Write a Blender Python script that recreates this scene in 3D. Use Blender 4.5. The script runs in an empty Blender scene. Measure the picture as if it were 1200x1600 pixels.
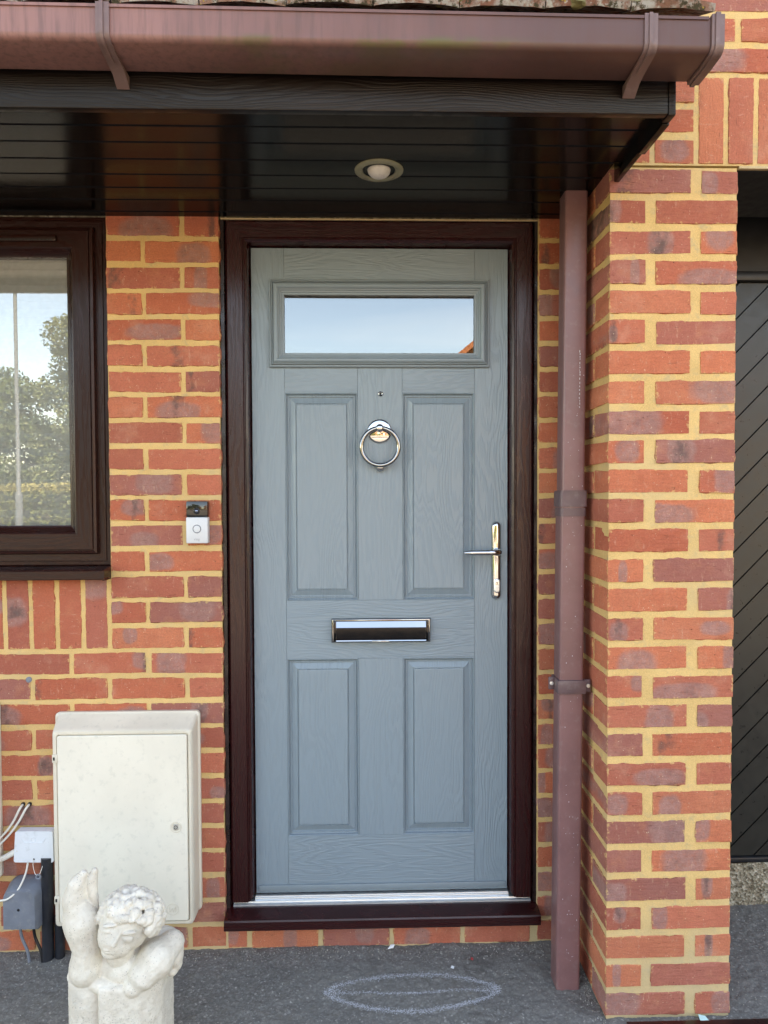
import bpy, bmesh, math, random
import numpy as np
from mathutils import Vector, Matrix, Euler

R = math.radians
sc = bpy.context.scene
col = sc.collection

# ------------------------------------------------------------------ camera
cam = bpy.data.cameras.new('camera')
cam.sensor_fit = 'VERTICAL'; cam.sensor_height = 36.0; cam.lens = 24.77
cam.clip_start = 0.02; cam.clip_end = 500
cam_ob = bpy.data.objects.new('camera', cam); col.objects.link(cam_ob)
PITCH, YAW, ROLL = .0282, .02655, -.00386
fw = Vector((math.sin(YAW)*math.cos(PITCH), math.cos(YAW)*math.cos(PITCH), -math.sin(PITCH)))
rt = Vector((math.cos(YAW), -math.sin(YAW), 0)); up = rt.cross(fw)
rt2 = math.cos(ROLL)*rt + math.sin(ROLL)*up; up2 = -math.sin(ROLL)*rt + math.cos(ROLL)*up
cam_ob.matrix_world = Matrix(((rt2.x, up2.x, -fw.x, 0), (rt2.y, up2.y, -fw.y, -2.079), (rt2.z, up2.z, -fw.z, 1.363), (0, 0, 0, 1)))
sc.camera = cam_ob

# ------------------------------------------------------------------ sky, sun, exposure
SUN_EL, SUN_AZ = R(57), R(22)          # the sun stands behind the house: the front lies in open shade
world = bpy.data.worlds.new('World'); sc.world = world; world.use_nodes = True
wn = world.node_tree.nodes; wl = world.node_tree.links
bg = wn['Background']; bg.inputs['Strength'].default_value = .11
sky = wn.new('ShaderNodeTexSky'); sky.sky_type = 'NISHITA'; sky.sun_disc = False
sky.sun_elevation = SUN_EL; sky.sun_rotation = SUN_AZ; sky.air_density = 1.0; sky.dust_density = .4; sky.ozone_density = 2.2
# thin wisps of high cloud over the whole sky
wtc = wn.new('ShaderNodeTexCoord'); wmap = wn.new('ShaderNodeMapping'); wmap.inputs['Scale'].default_value = (1.2, 2.0, 9.0)
wmap.inputs['Rotation'].default_value = (.25, .12, .4)
wno = wn.new('ShaderNodeTexNoise'); wno.inputs['Scale'].default_value = 1.6; wno.inputs['Detail'].default_value = 9; wno.inputs['Distortion'].default_value = .7
wr = wn.new('ShaderNodeMapRange'); wr.inputs['From Min'].default_value = .45; wr.inputs['From Max'].default_value = .9; wr.inputs['To Max'].default_value = .24
wmx = wn.new('ShaderNodeMix'); wmx.data_type = 'RGBA'
wl.new(wtc.outputs['Generated'], wmap.inputs['Vector']); wl.new(wmap.outputs['Vector'], wno.inputs['Vector'])
wl.new(wno.outputs['Fac'], wr.inputs['Value']); wl.new(wr.outputs['Result'], wmx.inputs[0])
wl.new(sky.outputs['Color'], wmx.inputs[6]); wmx.inputs[7].default_value = (6.2, 6.8, 7.6, 1)
wl.new(wmx.outputs[2], bg.inputs['Color'])

sun = bpy.data.lights.new('sun', 'SUN'); sun.energy = 3.2; sun.angle = R(.53); sun.color = (1, .95, .87)
sun_ob = bpy.data.objects.new('sun', sun); col.objects.link(sun_ob)
sun_dir = Vector((math.sin(SUN_AZ)*math.cos(SUN_EL), math.cos(SUN_AZ)*math.cos(SUN_EL), math.sin(SUN_EL)))
sun_ob.rotation_euler = sun_dir.to_track_quat('Z', 'Y').to_euler(); sun_ob.location = (0, 4, 12)

vs = sc.view_settings
vs.view_transform = 'Standard'; vs.look = 'None'; vs.gamma = 1.0; vs.use_curve_mapping = False
vs.exposure = 3.1
try:                                    # the camera's white balance was set for open shade
    vs.use_white_balance = True; vs.white_balance_temperature = 9400; vs.white_balance_tint = 13
except Exception: pass
sc.cycles.use_denoising = True; sc.cycles.max_bounces = 8; sc.cycles.glossy_bounces = 4; sc.cycles.transparent_max_bounces = 8
sc.cycles.sample_clamp_indirect = 8; sc.cycles.caustics_reflective = False; sc.cycles.caustics_refractive = False

# ------------------------------------------------------------------ material helpers
class NT:
    def __init__(s, name):
        s.m = bpy.data.materials.new(name); s.m.use_nodes = True
        s.t = s.m.node_tree; s.n = s.t.nodes; s.l = s.t.links; s.b = s.n['Principled BSDF']
    def N(s, kind, **kw):
        nd = s.n.new('ShaderNode'+kind)
        for k, v in kw.items():
            if k.startswith('i_'): nd.inputs[k[2:].replace('_', ' ')].default_value = v
            else: setattr(nd, k, v)
        return nd
    def L(s, a, b): s.l.new(a, b)
    def put(s, sock, v):
        if isinstance(v, bpy.types.NodeSocket): s.l.new(v, sock)
        elif v is not None: sock.default_value = v
    def M(s, op, a, b=None, c=None, clamp=False):
        nd = s.n.new('ShaderNodeMath'); nd.operation = op; nd.use_clamp = clamp
        s.put(nd.inputs[0], a); s.put(nd.inputs[1], b); s.put(nd.inputs[2], c)
        return nd.outputs[0]
    def V(s, op, a, b=None):
        nd = s.n.new('ShaderNodeVectorMath'); nd.operation = op
        s.put(nd.inputs[0], a); s.put(nd.inputs[1], b); return nd.outputs[0]
    def mix(s, f, a, b, blend='MIX'):
        nd = s.n.new('ShaderNodeMix'); nd.data_type = 'RGBA'; nd.blend_type = blend; nd.clamp_factor = True
        s.put(nd.inputs[0], f); s.put(nd.inputs[6], a if not isinstance(a, tuple) else (*a, 1)[:4]); s.put(nd.inputs[7], b if not isinstance(b, tuple) else (*b, 1)[:4])
        return nd.outputs[2]
    def ramp(s, f, stops, interp='LINEAR'):
        nd = s.n.new('ShaderNodeValToRGB'); cr = nd.color_ramp; cr.interpolation = interp
        while len(cr.elements) < len(stops): cr.elements.new(.5)
        for e, (p, c) in zip(cr.elements, stops): e.position = p; e.color = (*c, 1)[:4] if isinstance(c, tuple) else (c, c, c, 1)
        s.put(nd.inputs[0], f); return nd.outputs[0]
    def sm(s, v, a, b, o0=0.0, o1=1.0):
        nd = s.n.new('ShaderNodeMapRange'); nd.interpolation_type = 'SMOOTHSTEP'
        s.put(nd.inputs[0], v); nd.inputs[1].default_value = a; nd.inputs[2].default_value = b
        nd.inputs[3].default_value = o0; nd.inputs[4].default_value = o1; return nd.outputs[0]
    def noise(s, vec, scale, detail=4, rough=.55, dist=0):
        nd = s.N('TexNoise', i_Scale=scale, i_Detail=detail, i_Roughness=rough, i_Distortion=dist)
        if vec is not None: s.L(vec, nd.inputs['Vector'])
        return nd.outputs[0]
    def voro(s, vec, scale, out=0, feature='F1'):
        nd = s.N('TexVoronoi', i_Scale=scale); nd.feature = feature
        if vec is not None: s.L(vec, nd.inputs['Vector'])
        return nd.outputs[out]
    def mapv(s, vec, scale=(1, 1, 1), rot=(0, 0, 0), loc=(0, 0, 0)):
        nd = s.N('Mapping'); nd.inputs['Scale'].default_value = scale; nd.inputs['Rotation'].default_value = rot; nd.inputs['Location'].default_value = loc
        s.L(vec, nd.inputs['Vector']); return nd.outputs[0]
    def coord(s, out='Object'): return s.N('TexCoord').outputs[out]
    def pos(s): return s.N('NewGeometry').outputs['Position']
    def rnd(s): return s.N('ObjectInfo').outputs['Random']
    def wn(s, w, k):
        nd = s.N('TexWhiteNoise'); nd.noise_dimensions = '1D'
        s.L(s.M('ADD', s.M('MULTIPLY', w, 913.7), k), nd.inputs['W']); return nd.outputs[0]
    def bump(s, h, strength=.5, dist=.001, prev=None):
        nd = s.N('Bump'); nd.inputs['Strength'].default_value = strength; nd.inputs['Distance'].default_value = dist
        s.L(h, nd.inputs['Height'])
        if prev is not None: s.L(prev, nd.inputs['Normal'])
        return nd.outputs[0]
    def out(s, color=None, rough=None, metal=None, normal=None, spec=None, coat=None):
        for nm, v in (('Base Color', color), ('Roughness', rough), ('Metallic', metal), ('Specular IOR Level', spec), ('Coat Weight', coat)):
            if v is None: continue
            if isinstance(v, tuple): v = (*v, 1)[:4]
            s.put(s.b.inputs[nm], v)
        if normal is not None: s.L(normal, s.b.inputs['Normal'])
        return s.m

MORTAR = (.67, .44, .19)
def m_brick():
    t = NT('facing_brick'); oc = t.coord('Object'); g = t.coord('Generated'); r = t.rnd()
    off = t.N('CombineXYZ'); t.L(t.M('MULTIPLY', r, 37.0), off.inputs[0]); t.L(t.M('MULTIPLY', r, 91.0), off.inputs[2]); t.L(t.M('MULTIPLY', r, 53.0), off.inputs[1])
    v = t.V('ADD', oc, off.outputs[0])
    base = t.ramp(t.wn(r, 1.1), [(0, (.55, .150, .082)), (.14, (.66, .200, .105)), (.28, (.47, .118, .068)), (.42, (.61, .185, .112)), (.55, (.41, .120, .082)), (.68, (.67, .220, .115)), (.82, (.50, .150, .100)), (.92, (.39, .150, .120)), (1, (.34, .130, .105))])
    n1 = t.noise(v, 16, 5, .6)
    base = t.mix(t.sm(n1, .3, .72), t.mix(.3, base, (.36, .095, .06)), base)
    base = t.mix(t.M('MULTIPLY', t.sm(t.noise(v, 27, 3), .5, .75), .35), base, (.56, .22, .12))
    sep = t.N('SeparateXYZ'); t.L(g, sep.inputs[0]); gx, gy, gz = sep.outputs
    # kiln bruises: purple bands and patches, some with a grey heart
    wob = t.M('MULTIPLY', t.M('SUBTRACT', t.noise(v, 22, 3), .5), .34)
    dx = t.M('ABSOLUTE', t.M('SUBTRACT', gx, t.wn(r, 2.3)))
    hw = t.M('MULTIPLY_ADD', t.wn(r, 3.7), .32, .10)
    dz = t.M('ABSOLUTE', t.M('SUBTRACT', gz, t.M('MULTIPLY_ADD', t.wn(r, 4.9), .6, .2)))
    hz = t.M('MULTIPLY_ADD', t.wn(r, 5.5), .55, .28)
    wob2 = t.M('MULTIPLY', t.M('SUBTRACT', t.noise(v, 45, 5, .65), .5), 1.5)
    q = t.M('ADD', t.M('POWER', t.M('DIVIDE', dx, hw), 2.6), t.M('POWER', t.M('DIVIDE', dz, hz), 2.6))
    on = t.M('GREATER_THAN', t.wn(r, 6.1), .38)
    br = t.M('MULTIPLY', t.sm(t.M('ADD', q, wob2), .45, 1.35, 1, 0), on)
    br = t.M('MULTIPLY', br, t.sm(t.noise(v, 90, 4, .7), .25, .6, .55, 1))
    bcol = t.ramp(t.noise(v, 30, 4), [(.3, (.27, .155, .14)), (.7, (.43, .235, .205))])
    c = t.mix(t.M('MULTIPLY', br, .85), base, bcol)
    heart = t.M('MULTIPLY', t.M('MULTIPLY', t.sm(t.M('ADD', dx, wob), .13, .03), t.sm(t.noise(v, 26, 5, .65), .36, .62)), t.M('GREATER_THAN', t.wn(r, 7.7), .80))
    c = t.mix(t.M('MULTIPLY', heart, .7), c, (.085, .075, .07))
    # grain, pits, pale salts and specks
    fine = t.noise(v, 280, 4, .75)
    c = t.mix(t.sm(fine, .35, .68, .0, .30), c, (.17, .05, .035))
    c = t.mix(t.sm(t.noise(t.pos(), 5.5, 6, .7), .54, .74, 0, .26), c, (.68, .42, .30))
    streak = t.noise(t.mapv(v, (1, 1, .3)), 110, 4, .7)
    c = t.mix(t.sm(streak, .58, .74, 0, .45), c, (.62, .37, .26))
    crease = t.noise(t.mapv(v, (.22, 1, 1.3)), 120, 4, .65)
    c = t.mix(t.sm(crease, .38, .28, 0, .55), c, (.13, .045, .03))
    sp = t.M('MULTIPLY', t.sm(t.voro(v, 130), .20, .10), t.sm(t.noise(v, 60, 2), .53, .64))
    c = t.mix(t.M('MULTIPLY', sp, .75), c, (.66, .48, .33))
    pit = t.M('MULTIPLY', t.sm(t.voro(v, 75), .16, .06), t.sm(t.noise(v, 31, 2), .55, .66))
    c = t.mix(t.M('MULTIPLY', pit, .8), c, (.09, .03, .022))
    # mortar smeared over the arrises
    nrm = t.N('SeparateXYZ'); t.L(t.coord('Normal'), nrm.inputs[0]); side = t.M('GREATER_THAN', t.M('ABSOLUTE', nrm.outputs[0]), .6)
    lx = t.M('ADD', t.M('MULTIPLY', gx, t.M('SUBTRACT', 1.0, side)), t.M('MULTIPLY', gy, side))
    ex = t.M('MULTIPLY', t.M('MINIMUM', lx, t.M('SUBTRACT', 1.0, lx)), 2.2); ez = t.M('MINIMUM', gz, t.M('SUBTRACT', 1.0, gz))
    e = t.M('ADD', t.M('MINIMUM', ex, ez), t.M('MULTIPLY', t.M('SUBTRACT', t.noise(v, 70, 5, .7), .5), .62))
    c = t.mix(t.sm(e, .05, -.02, 0, .62), c, MORTAR)
    nb = t.bump(t.noise(t.mapv(v, (.45, 1, 1.5)), 75, 5, .7), .9, .0032)
    nb = t.bump(fine, .6, .0013, nb); nb = t.bump(crease, .5, .002, nb)
    nb = t.bump(t.M('MULTIPLY', pit, -1.0), .8, .002, nb)
    return t.out(c, .9, normal=nb, spec=.2)
def m_mortar(name='sand_mortar', c1=MORTAR):
    t = NT(name); p = t.pos()
    c = t.mix(t.sm(t.noise(p, 9, 4), .35, .7), c1, tuple(x*k for x, k in zip(c1, (.86, .84, .80))))
    c = t.mix(t.sm(t.noise(p, 520, 2, .7), .35, .7, 0, .55), c, tuple(min(1, x*1.32) for x in c1))
    c = t.mix(t.sm(t.voro(p, 330), .22, .1, 0, .6), c, tuple(x*.45 for x in c1))
    c = t.mix(t.sm(t.noise(p, 30, 5, .7), .52, .72, 0, .6), c, (.46, .35, .21))
    c = t.mix(t.sm(t.noise(p, 3.1, 4, .6), .48, .66, 0, .5), c, (.56, .42, .235))
    sep = t.N('SeparateXYZ'); t.L(p, sep.inputs[0])
    c = t.mix(t.sm(t.M('ADD', sep.outputs[2], t.M('MULTIPLY', t.noise(p, 12, 3), .3)), .55, .2, 0, .55), c, (.50, .405, .265))   # greyer soiling in the lower courses
    nb = t.bump(t.noise(p, 60, 4, .6), .8, .003); nb = t.bump(t.noise(p, 650, 2, .7), .7, .0011, nb)
    return t.out(c, .95, normal=nb, spec=.15)
def m_grain(name, c1, c2, axis='z', rough=.38, freq=90, bump=.25, amp=.05, dist=.0005, spec=.5, mot=0.0, lines=True):
    """embossed wood grain running along an axis"""
    t = NT(name); o = t.pos()
    rot = (0, 0, 0) if axis == 'z' else (0, R(90), 0)
    u = t.mapv(o, (1, 1, 1), rot)
    nz = t.noise(t.mapv(u, (5.0, 1.0, 1.15)), 1.6, 2, .45)
    sep = t.N('SeparateXYZ'); t.L(u, sep.inputs[0])
    ph = t.M('ADD', t.M('MULTIPLY', sep.outputs[0], freq), t.M('MULTIPLY', nz, freq*amp*4))
    ph = t.M('ADD', ph, t.M('MULTIPLY', t.noise(t.mapv(u, (60, 1, 4)), 1.0, 3, .6), 3.0))
    w = t.M('MULTIPLY_ADD', t.M('SINE', t.M('MULTIPLY', ph, 6.283)), .5, .5)
    w = t.sm(w, .25, .85)
    fib = t.noise(t.mapv(u, (700, 700, 16)), 1.0, 3, .6)
    br = t.sm(t.noise(t.mapv(u, (3, 1, 1)), 2.0, 2), .3, .65, .35, 1)
    h = t.M('ADD', t.M('MULTIPLY', t.M('MULTIPLY', w, br), .8), t.M('MULTIPLY', fib, .55))
    c = t.mix(t.M('MULTIPLY', h, .6), c1, c2)
    if mot: c = t.mix(t.sm(t.noise(o, 6, 4), .35, .7, 0, mot), c, tuple(x*.6 for x in c1))
    return t.out(c, t.sm(h, 0, 1.2, rough-.05, rough+.1), normal=t.bump(h, bump, dist), spec=spec)
def m_plastic(name, c, rough=.4, var=.15, dirt=None, scale=12, bump=.05, spec=.5, streak=False):
    t = NT(name); o = t.pos()
    n = t.noise(o, scale, 5, .6)
    cc = t.mix(t.sm(n, .3, .7, 0, 1), tuple(x*(1-var) for x in c), tuple(min(1, x*(1+var)) for x in c))
    if dirt:
        s = t.noise(t.mapv(o, (40, 40, 3)) if streak else o, 1.0 if streak else 45, 4, .65)
        cc = t.mix(t.sm(s, .52, .75, 0, .55), cc, dirt)
        cc = t.mix(t.M('MULTIPLY', t.sm(t.voro(o, 95), .12, .05), t.sm(t.noise(o, 40, 2), .58, .66)), cc, dirt)
    return t.out(cc, t.sm(t.noise(o, scale*4, 4), .3, .7, rough*.85, rough*1.2), normal=t.bump(t.noise(o, 240, 3), bump, .0006), spec=spec)
def m_metal(name, c, rough=.06, metal=1.0):
    t = NT(name); o = t.pos()
    return t.out(c, t.sm(t.noise(o, 60, 4), .3, .75, rough, rough*1.7), metal, normal=t.bump(t.noise(o, 90, 2), .03, .0004))
def m_glass(name, refl, tint=(.9, .93, .92)):
    t = NT(name); t.n.remove(t.b)
    tr = t.N('BsdfTransparent'); tr.inputs[0].default_value = (*tint, 1)
    gl = t.N('BsdfGlossy'); gl.inputs['Roughness'].default_value = .0; gl.inputs[0].default_value = (.97, .985, 1, 1)
    wv = t.noise(t.pos(), 5, 1); t.L(t.bump(wv, .02, .004), gl.inputs['Normal'])
    fr = t.N('Fresnel'); fr.inputs[0].default_value = 1.5
    ms = t.N('MixShader'); t.L(t.M('ADD', fr.outputs[0], refl-.04, clamp=True), ms.inputs[0]); t.L(tr.outputs[0], ms.inputs[1]); t.L(gl.outputs[0], ms.inputs[2])
    t.L(ms.outputs[0], t.n['Material Output'].inputs['Surface']); return t.m
def m_asphalt():
    t = NT('worn_asphalt'); p = t.pos()
    st = t.voro(p, 210, 1); sep = t.N('SeparateColor'); t.L(st, sep.inputs[0])
    c = t.ramp(sep.outputs[0], [(0, (.125, .118, .106)), (.45, (.17, .160, .144)), (.8, (.215, .202, .182)), (.96, (.28, .263, .238)), (1, (.46, .43, .39))])
    c = t.mix(t.sm(t.noise(p, 130, 4, .7), .35, .65, 0, .45), c, (.115, .108, .097))
    c = t.mix(t.sm(t.noise(p, 2.6, 5, .6), .35, .7, 0, .5), c, (.205, .193, .174))
    c = t.mix(t.sm(t.noise(p, 23, 4), .55, .75, 0, .35), c, (.15, .13, .10))
    c = t.mix(t.sm(t.noise(p, 4.3, 5, .65), .56, .70, 0, .45), c, (.085, .08, .072))
    c = t.mix(t.M('MULTIPLY', t.sm(t.voro(p, 42), .09, .04), t.sm(t.noise(p, 17, 2), .52, .6)), c, (.5, .48, .44))
    nb = t.bump(t.voro(p, 300), .55, .0014); nb = t.bump(t.noise(p, 480, 3, .7), .5, .0008, nb)
    return t.out(c, .88, normal=nb, spec=.3)
def m_stone():
    t = NT('cast_stone'); p = t.coord('Object')
    c = t.mix(t.sm(t.noise(p, 26, 5, .65), .35, .68), (.635, .575, .485), (.76, .705, .61))
    c = t.mix(t.sm(t.noise(p, 9, 4), .52, .74, 0, .6), c, (.50, .46, .40))
    c = t.mix(t.M('MULTIPLY', t.sm(t.voro(p, 190), .24, .1), t.sm(t.noise(p, 20, 3), .46, .6, .12, .85)), c, (.22, .20, .18))
    sep = t.N('SeparateXYZ'); t.L(p, sep.inputs[0])
    low = t.sm(t.M('ADD', sep.outputs[2], t.M('MULTIPLY', t.noise(p, 30, 4), .16)), .32, .18)
    pit = t.sm(t.voro(p, 260), .30, .12)
    c = t.mix(t.M('MULTIPLY', t.M('MULTIPLY', pit, low), .6), c, (.25, .23, .20))
    nb = t.bump(t.noise(p, 170, 5, .7), .6, .0016); nb = t.bump(t.M('MULTIPLY', t.M('MULTIPLY', pit, low), -1), .9, .003, nb)
    return t.out(c, .93, normal=nb, spec=.2)
def m_foliage(name, c1, c2):
    t = NT(name); r = t.noise(t.pos(), 1.4, 3)
    c = t.mix(t.sm(r, .3, .7), c1, c2)
    c = t.mix(t.sm(t.noise(t.pos(), 9, 2), .4, .7, 0, .6), c, tuple(x*1.5 for x in c2))
    t.b.inputs['Subsurface Weight'].default_value = 0
    return t.out(c, .55, spec=.4)
def m_tile():
    t = NT('weathered_roof_tile'); p = t.pos(); r = t.rnd()
    c = t.mix(t.wn(r, 2), (.22, .10, .07), (.27, .17, .13))
    c = t.mix(t.sm(t.noise(p, 22, 5, .7), .42, .6), c, (.36, .34, .31))
    c = t.mix(t.M('MULTIPLY', t.sm(t.noise(p, 38, 3, .6), .56, .62), .8), c, (.42, .41, .37))
    c = t.mix(t.sm(t.noise(p, 50, 4, .7), .52, .62), c, (.065, .055, .035))
    c = t.mix(t.sm(t.noise(p, 47, 2), .68, .72), c, (.45, .30, .05))
    nb = t.bump(t.noise(p, 130, 5, .7), .9, .003)
    return t.out(c, .95, normal=nb, spec=.15)
def m_brickwall():
    t = NT('brickwork_course'); p = t.pos()
    sp = t.N('SeparateXYZ'); t.L(p, sp.inputs[0]); cb = t.N('CombineXYZ'); t.L(sp.outputs[0], cb.inputs[0]); t.L(sp.outputs[2], cb.inputs[1])
    b = t.N('TexBrick'); t.L(cb.outputs[0], b.inputs['Vector'])
    b.inputs['Scale'].default_value = 1; b.inputs['Brick Width'].default_value = .225; b.inputs['Row Height'].default_value = .075; b.inputs['Mortar Size'].default_value = .005
    b.inputs['Color1'].default_value = (.42, .12, .065, 1); b.inputs['Color2'].default_value = (.31, .10, .07, 1); b.inputs['Mortar'].default_value = (*MORTAR, 1)
    c = t.mix(t.sm(t.noise(p, 30, 4), .3, .7, 0, .3), b.outputs[0], (.2, .07, .05))
    return t.out(c, .92, normal=t.bump(b.outputs[1], -.5, .004), spec=.2)

BRICK = m_brick(); MORT = m_mortar(); MORTG = m_mortar('lintel_mortar', (.55, .41, .24)); BRICKWALL = m_brickwall()
DOORP_V = m_grain('door_paint_vertical_grain', (.222, .283, .322), (.196, .252, .288), 'z', .32, 52, .6, .09, .0013)
DOORP_H = m_grain('door_paint_horizontal_grain', (.222, .283, .322), (.196, .252, .288), 'x', .32, 52, .6, .09, .0013)
DOORP = m_plastic('door_paint_smooth', (.212, .262, .290), .38, .03, bump=.03)
ROSE_V = m_grain('rosewood_foil_vertical', (.034, .0046, .005), (.015, .0024, .0028), 'z', .28, 70, .3, .04, .0004, .5)
ROSE_H = m_grain('rosewood_foil_horizontal', (.034, .0046, .005), (.015, .0024, .0028), 'x', .28, 70, .3, .04, .0004, .5)
BROWN_V = m_grain('brown_foil_vertical', (.031, .0088, .0066), (.014, .0045, .0037), 'z', .28, 70, .25, .04, .0004, .3)
BROWN_H = m_grain('brown_foil_horizontal', (.031, .0088, .0066), (.014, .0045, .0037), 'x', .28, 70, .25, .04, .0004, .3)
FASCIA = m_grain('weathered_fascia_foil', (.009, .0045, .0034), (.005, .0028, .0022), 'x', .34, 160, .5, .03, .0006, spec=.3, mot=.6)
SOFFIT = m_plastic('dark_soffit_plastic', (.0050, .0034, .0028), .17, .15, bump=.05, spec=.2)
BLACK = m_plastic('black_plastic', (.012, .012, .014), .35, .2)
SEAL = m_plastic('dark_sealant', (.018, .009, .009), .3, .3, bump=.5)
CHROME = m_metal('polished_chrome', (.56, .56, .56), .045); DCH = m_metal('chrome_painted_dim_reflection', (.30, .30, .305), .05); DARK_REFL = m_metal('chrome_painted_dark_reflection', (.045, .042, .042), .05)  # the two darker chromes have dark reflections put into their colour
ALU = m_metal('satin_aluminium', (.80, .83, .84), .28, .85)
SILVER = m_plastic('silver_plastic', (.62, .63, .65), .38, .04, bump=.02)
BRASS = m_metal('worn_brass', (.62, .50, .26), .15)
CREAM = m_plastic('cream_cabinet_plastic', (.68, .62, .515), .45, .05, (.50, .46, .38), 8, .12, streak=True)
CREAMD = m_plastic('cream_cabinet_door_plastic', (.765, .715, .615), .42, .04, (.60, .57, .49), 6, .10)
WHITE = m_plastic('white_box_plastic', (.72, .76, .80), .4, .04, (.55, .57, .58), 10, .06)
GREYP = m_plastic('grey_box_plastic', (.17, .19, .225), .42, .12, (.30, .30, .30), 14, .1)
CABLE = m_plastic('white_cable_sheath', (.72, .69, .63), .45, .08, (.45, .41, .34))
GLASS = m_glass('window_glass', .12, (.97, .985, .98)); GLASSD = m_glass('door_glass', .18, (.5, .53, .53))
BLIND = m_plastic('cream_blind_fabric', (.60, .60, .585), .85, .06, scale=60, spec=.2)
STONE = m_stone(); ASPH = m_asphalt(); TILE = m_tile()
def m_conc():
    t = NT('rough_gravelly_concrete'); p = t.pos()
    sep = t.N('SeparateColor'); t.L(t.voro(p, 120, 1), sep.inputs[0])
    c = t.ramp(sep.outputs[0], [(0, (.16, .13, .09)), (.4, (.33, .28, .20)), (.8, (.44, .38, .29)), (1, (.56, .50, .40))])
    c = t.mix(t.sm(t.noise(p, 45, 5, .7), .48, .66, 0, .75), c, (.10, .085, .06))
    nb = t.bump(t.voro(p, 120), .9, .006); nb = t.bump(t.noise(p, 60, 5, .7), .9, .008, nb)
    return t.out(c, .95, normal=nb, spec=.15)
CONC = m_conc()
CHALK = m_plastic('white_chalk', (.62, .63, .66), .95, .1, spec=.1)
def m_gutter():
    t = NT('pinkish_brown_gutter_plastic'); p = t.pos(); sp = t.N('SeparateXYZ'); t.L(p, sp.inputs[0])
    f = t.M('ADD', t.M('MULTIPLY_ADD', sp.outputs[0], -.50, .30), t.M('MULTIPLY', t.M('SUBTRACT', t.noise(t.mapv(p, (6, 6, 2)), 1.2, 4), .5), .5))
    c = t.mix(t.sm(f, .05, .75), (.112, .053, .045), (.30, .145, .128))  # pinker towards the left end, darker brown towards the right
    c = t.mix(t.sm(t.noise(t.mapv(p, (70, 70, 5)), 1, 4, .65), .42, .70, 0, .55), c, (.11, .062, .054))
    zz = t.M('SUBTRACT', sp.outputs[2], 2.203)
    al = t.M('MULTIPLY', t.sm(t.M('ABSOLUTE', zz), .014, .002), t.M('MULTIPLY', t.sm(t.noise(t.mapv(p, (1, 1, 2)), 7, 5, .7), .44, .62), t.sm(t.M('ABSOLUTE', t.M('SUBTRACT', sp.outputs[0], .0)), .42, .1)))
    c = t.mix(t.M('MULTIPLY', al, .75), c, (.10, .10, .03))
    return t.out(c, t.sm(t.noise(p, 30, 4), .3, .7, .30, .50), normal=t.bump(t.noise(p, 200, 3), .08, .0005), spec=.4)
GUTTER = m_gutter()
PIPE = m_plastic('brown_downpipe_plastic', (.215, .105, .104), .33, .10, (.26, .17, .165), 7, .08)

# ------------------------------------------------------------------ geometry helpers
def tag(o, label=None, cat=None, group=None, kind=None):
    if label: o['label'] = label
    if cat: o['category'] = cat
    if group: o['group'] = group
    if kind: o['kind'] = kind
    return o
def empty(name, loc=(0, 0, 0), **kw):
    o = bpy.data.objects.new(name, None); o.location = loc; o.empty_display_size = .05; col.objects.link(o)
    return tag(o, **kw)
def link(name, me, mat, parent=None, loc=None, rot=None):
    o = bpy.data.objects.new(name, me); col.objects.link(o)
    if mat is not None and not me.materials: me.materials.append(mat)
    if parent is not None:
        o.parent = parent
        b = Vector((0, 0, 0)); q = parent
        while q is not None: b += q.location; q = q.parent
        o.location = (Vector(loc) if loc is not None else Vector((0, 0, 0))) - b
    elif loc is not None: o.location = loc
    if rot is not None: o.rotation_euler = rot
    return o
def smooth(me, ang=35):
    me.shade_smooth(); me.set_sharp_from_angle(angle=R(ang)); return me
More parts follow.
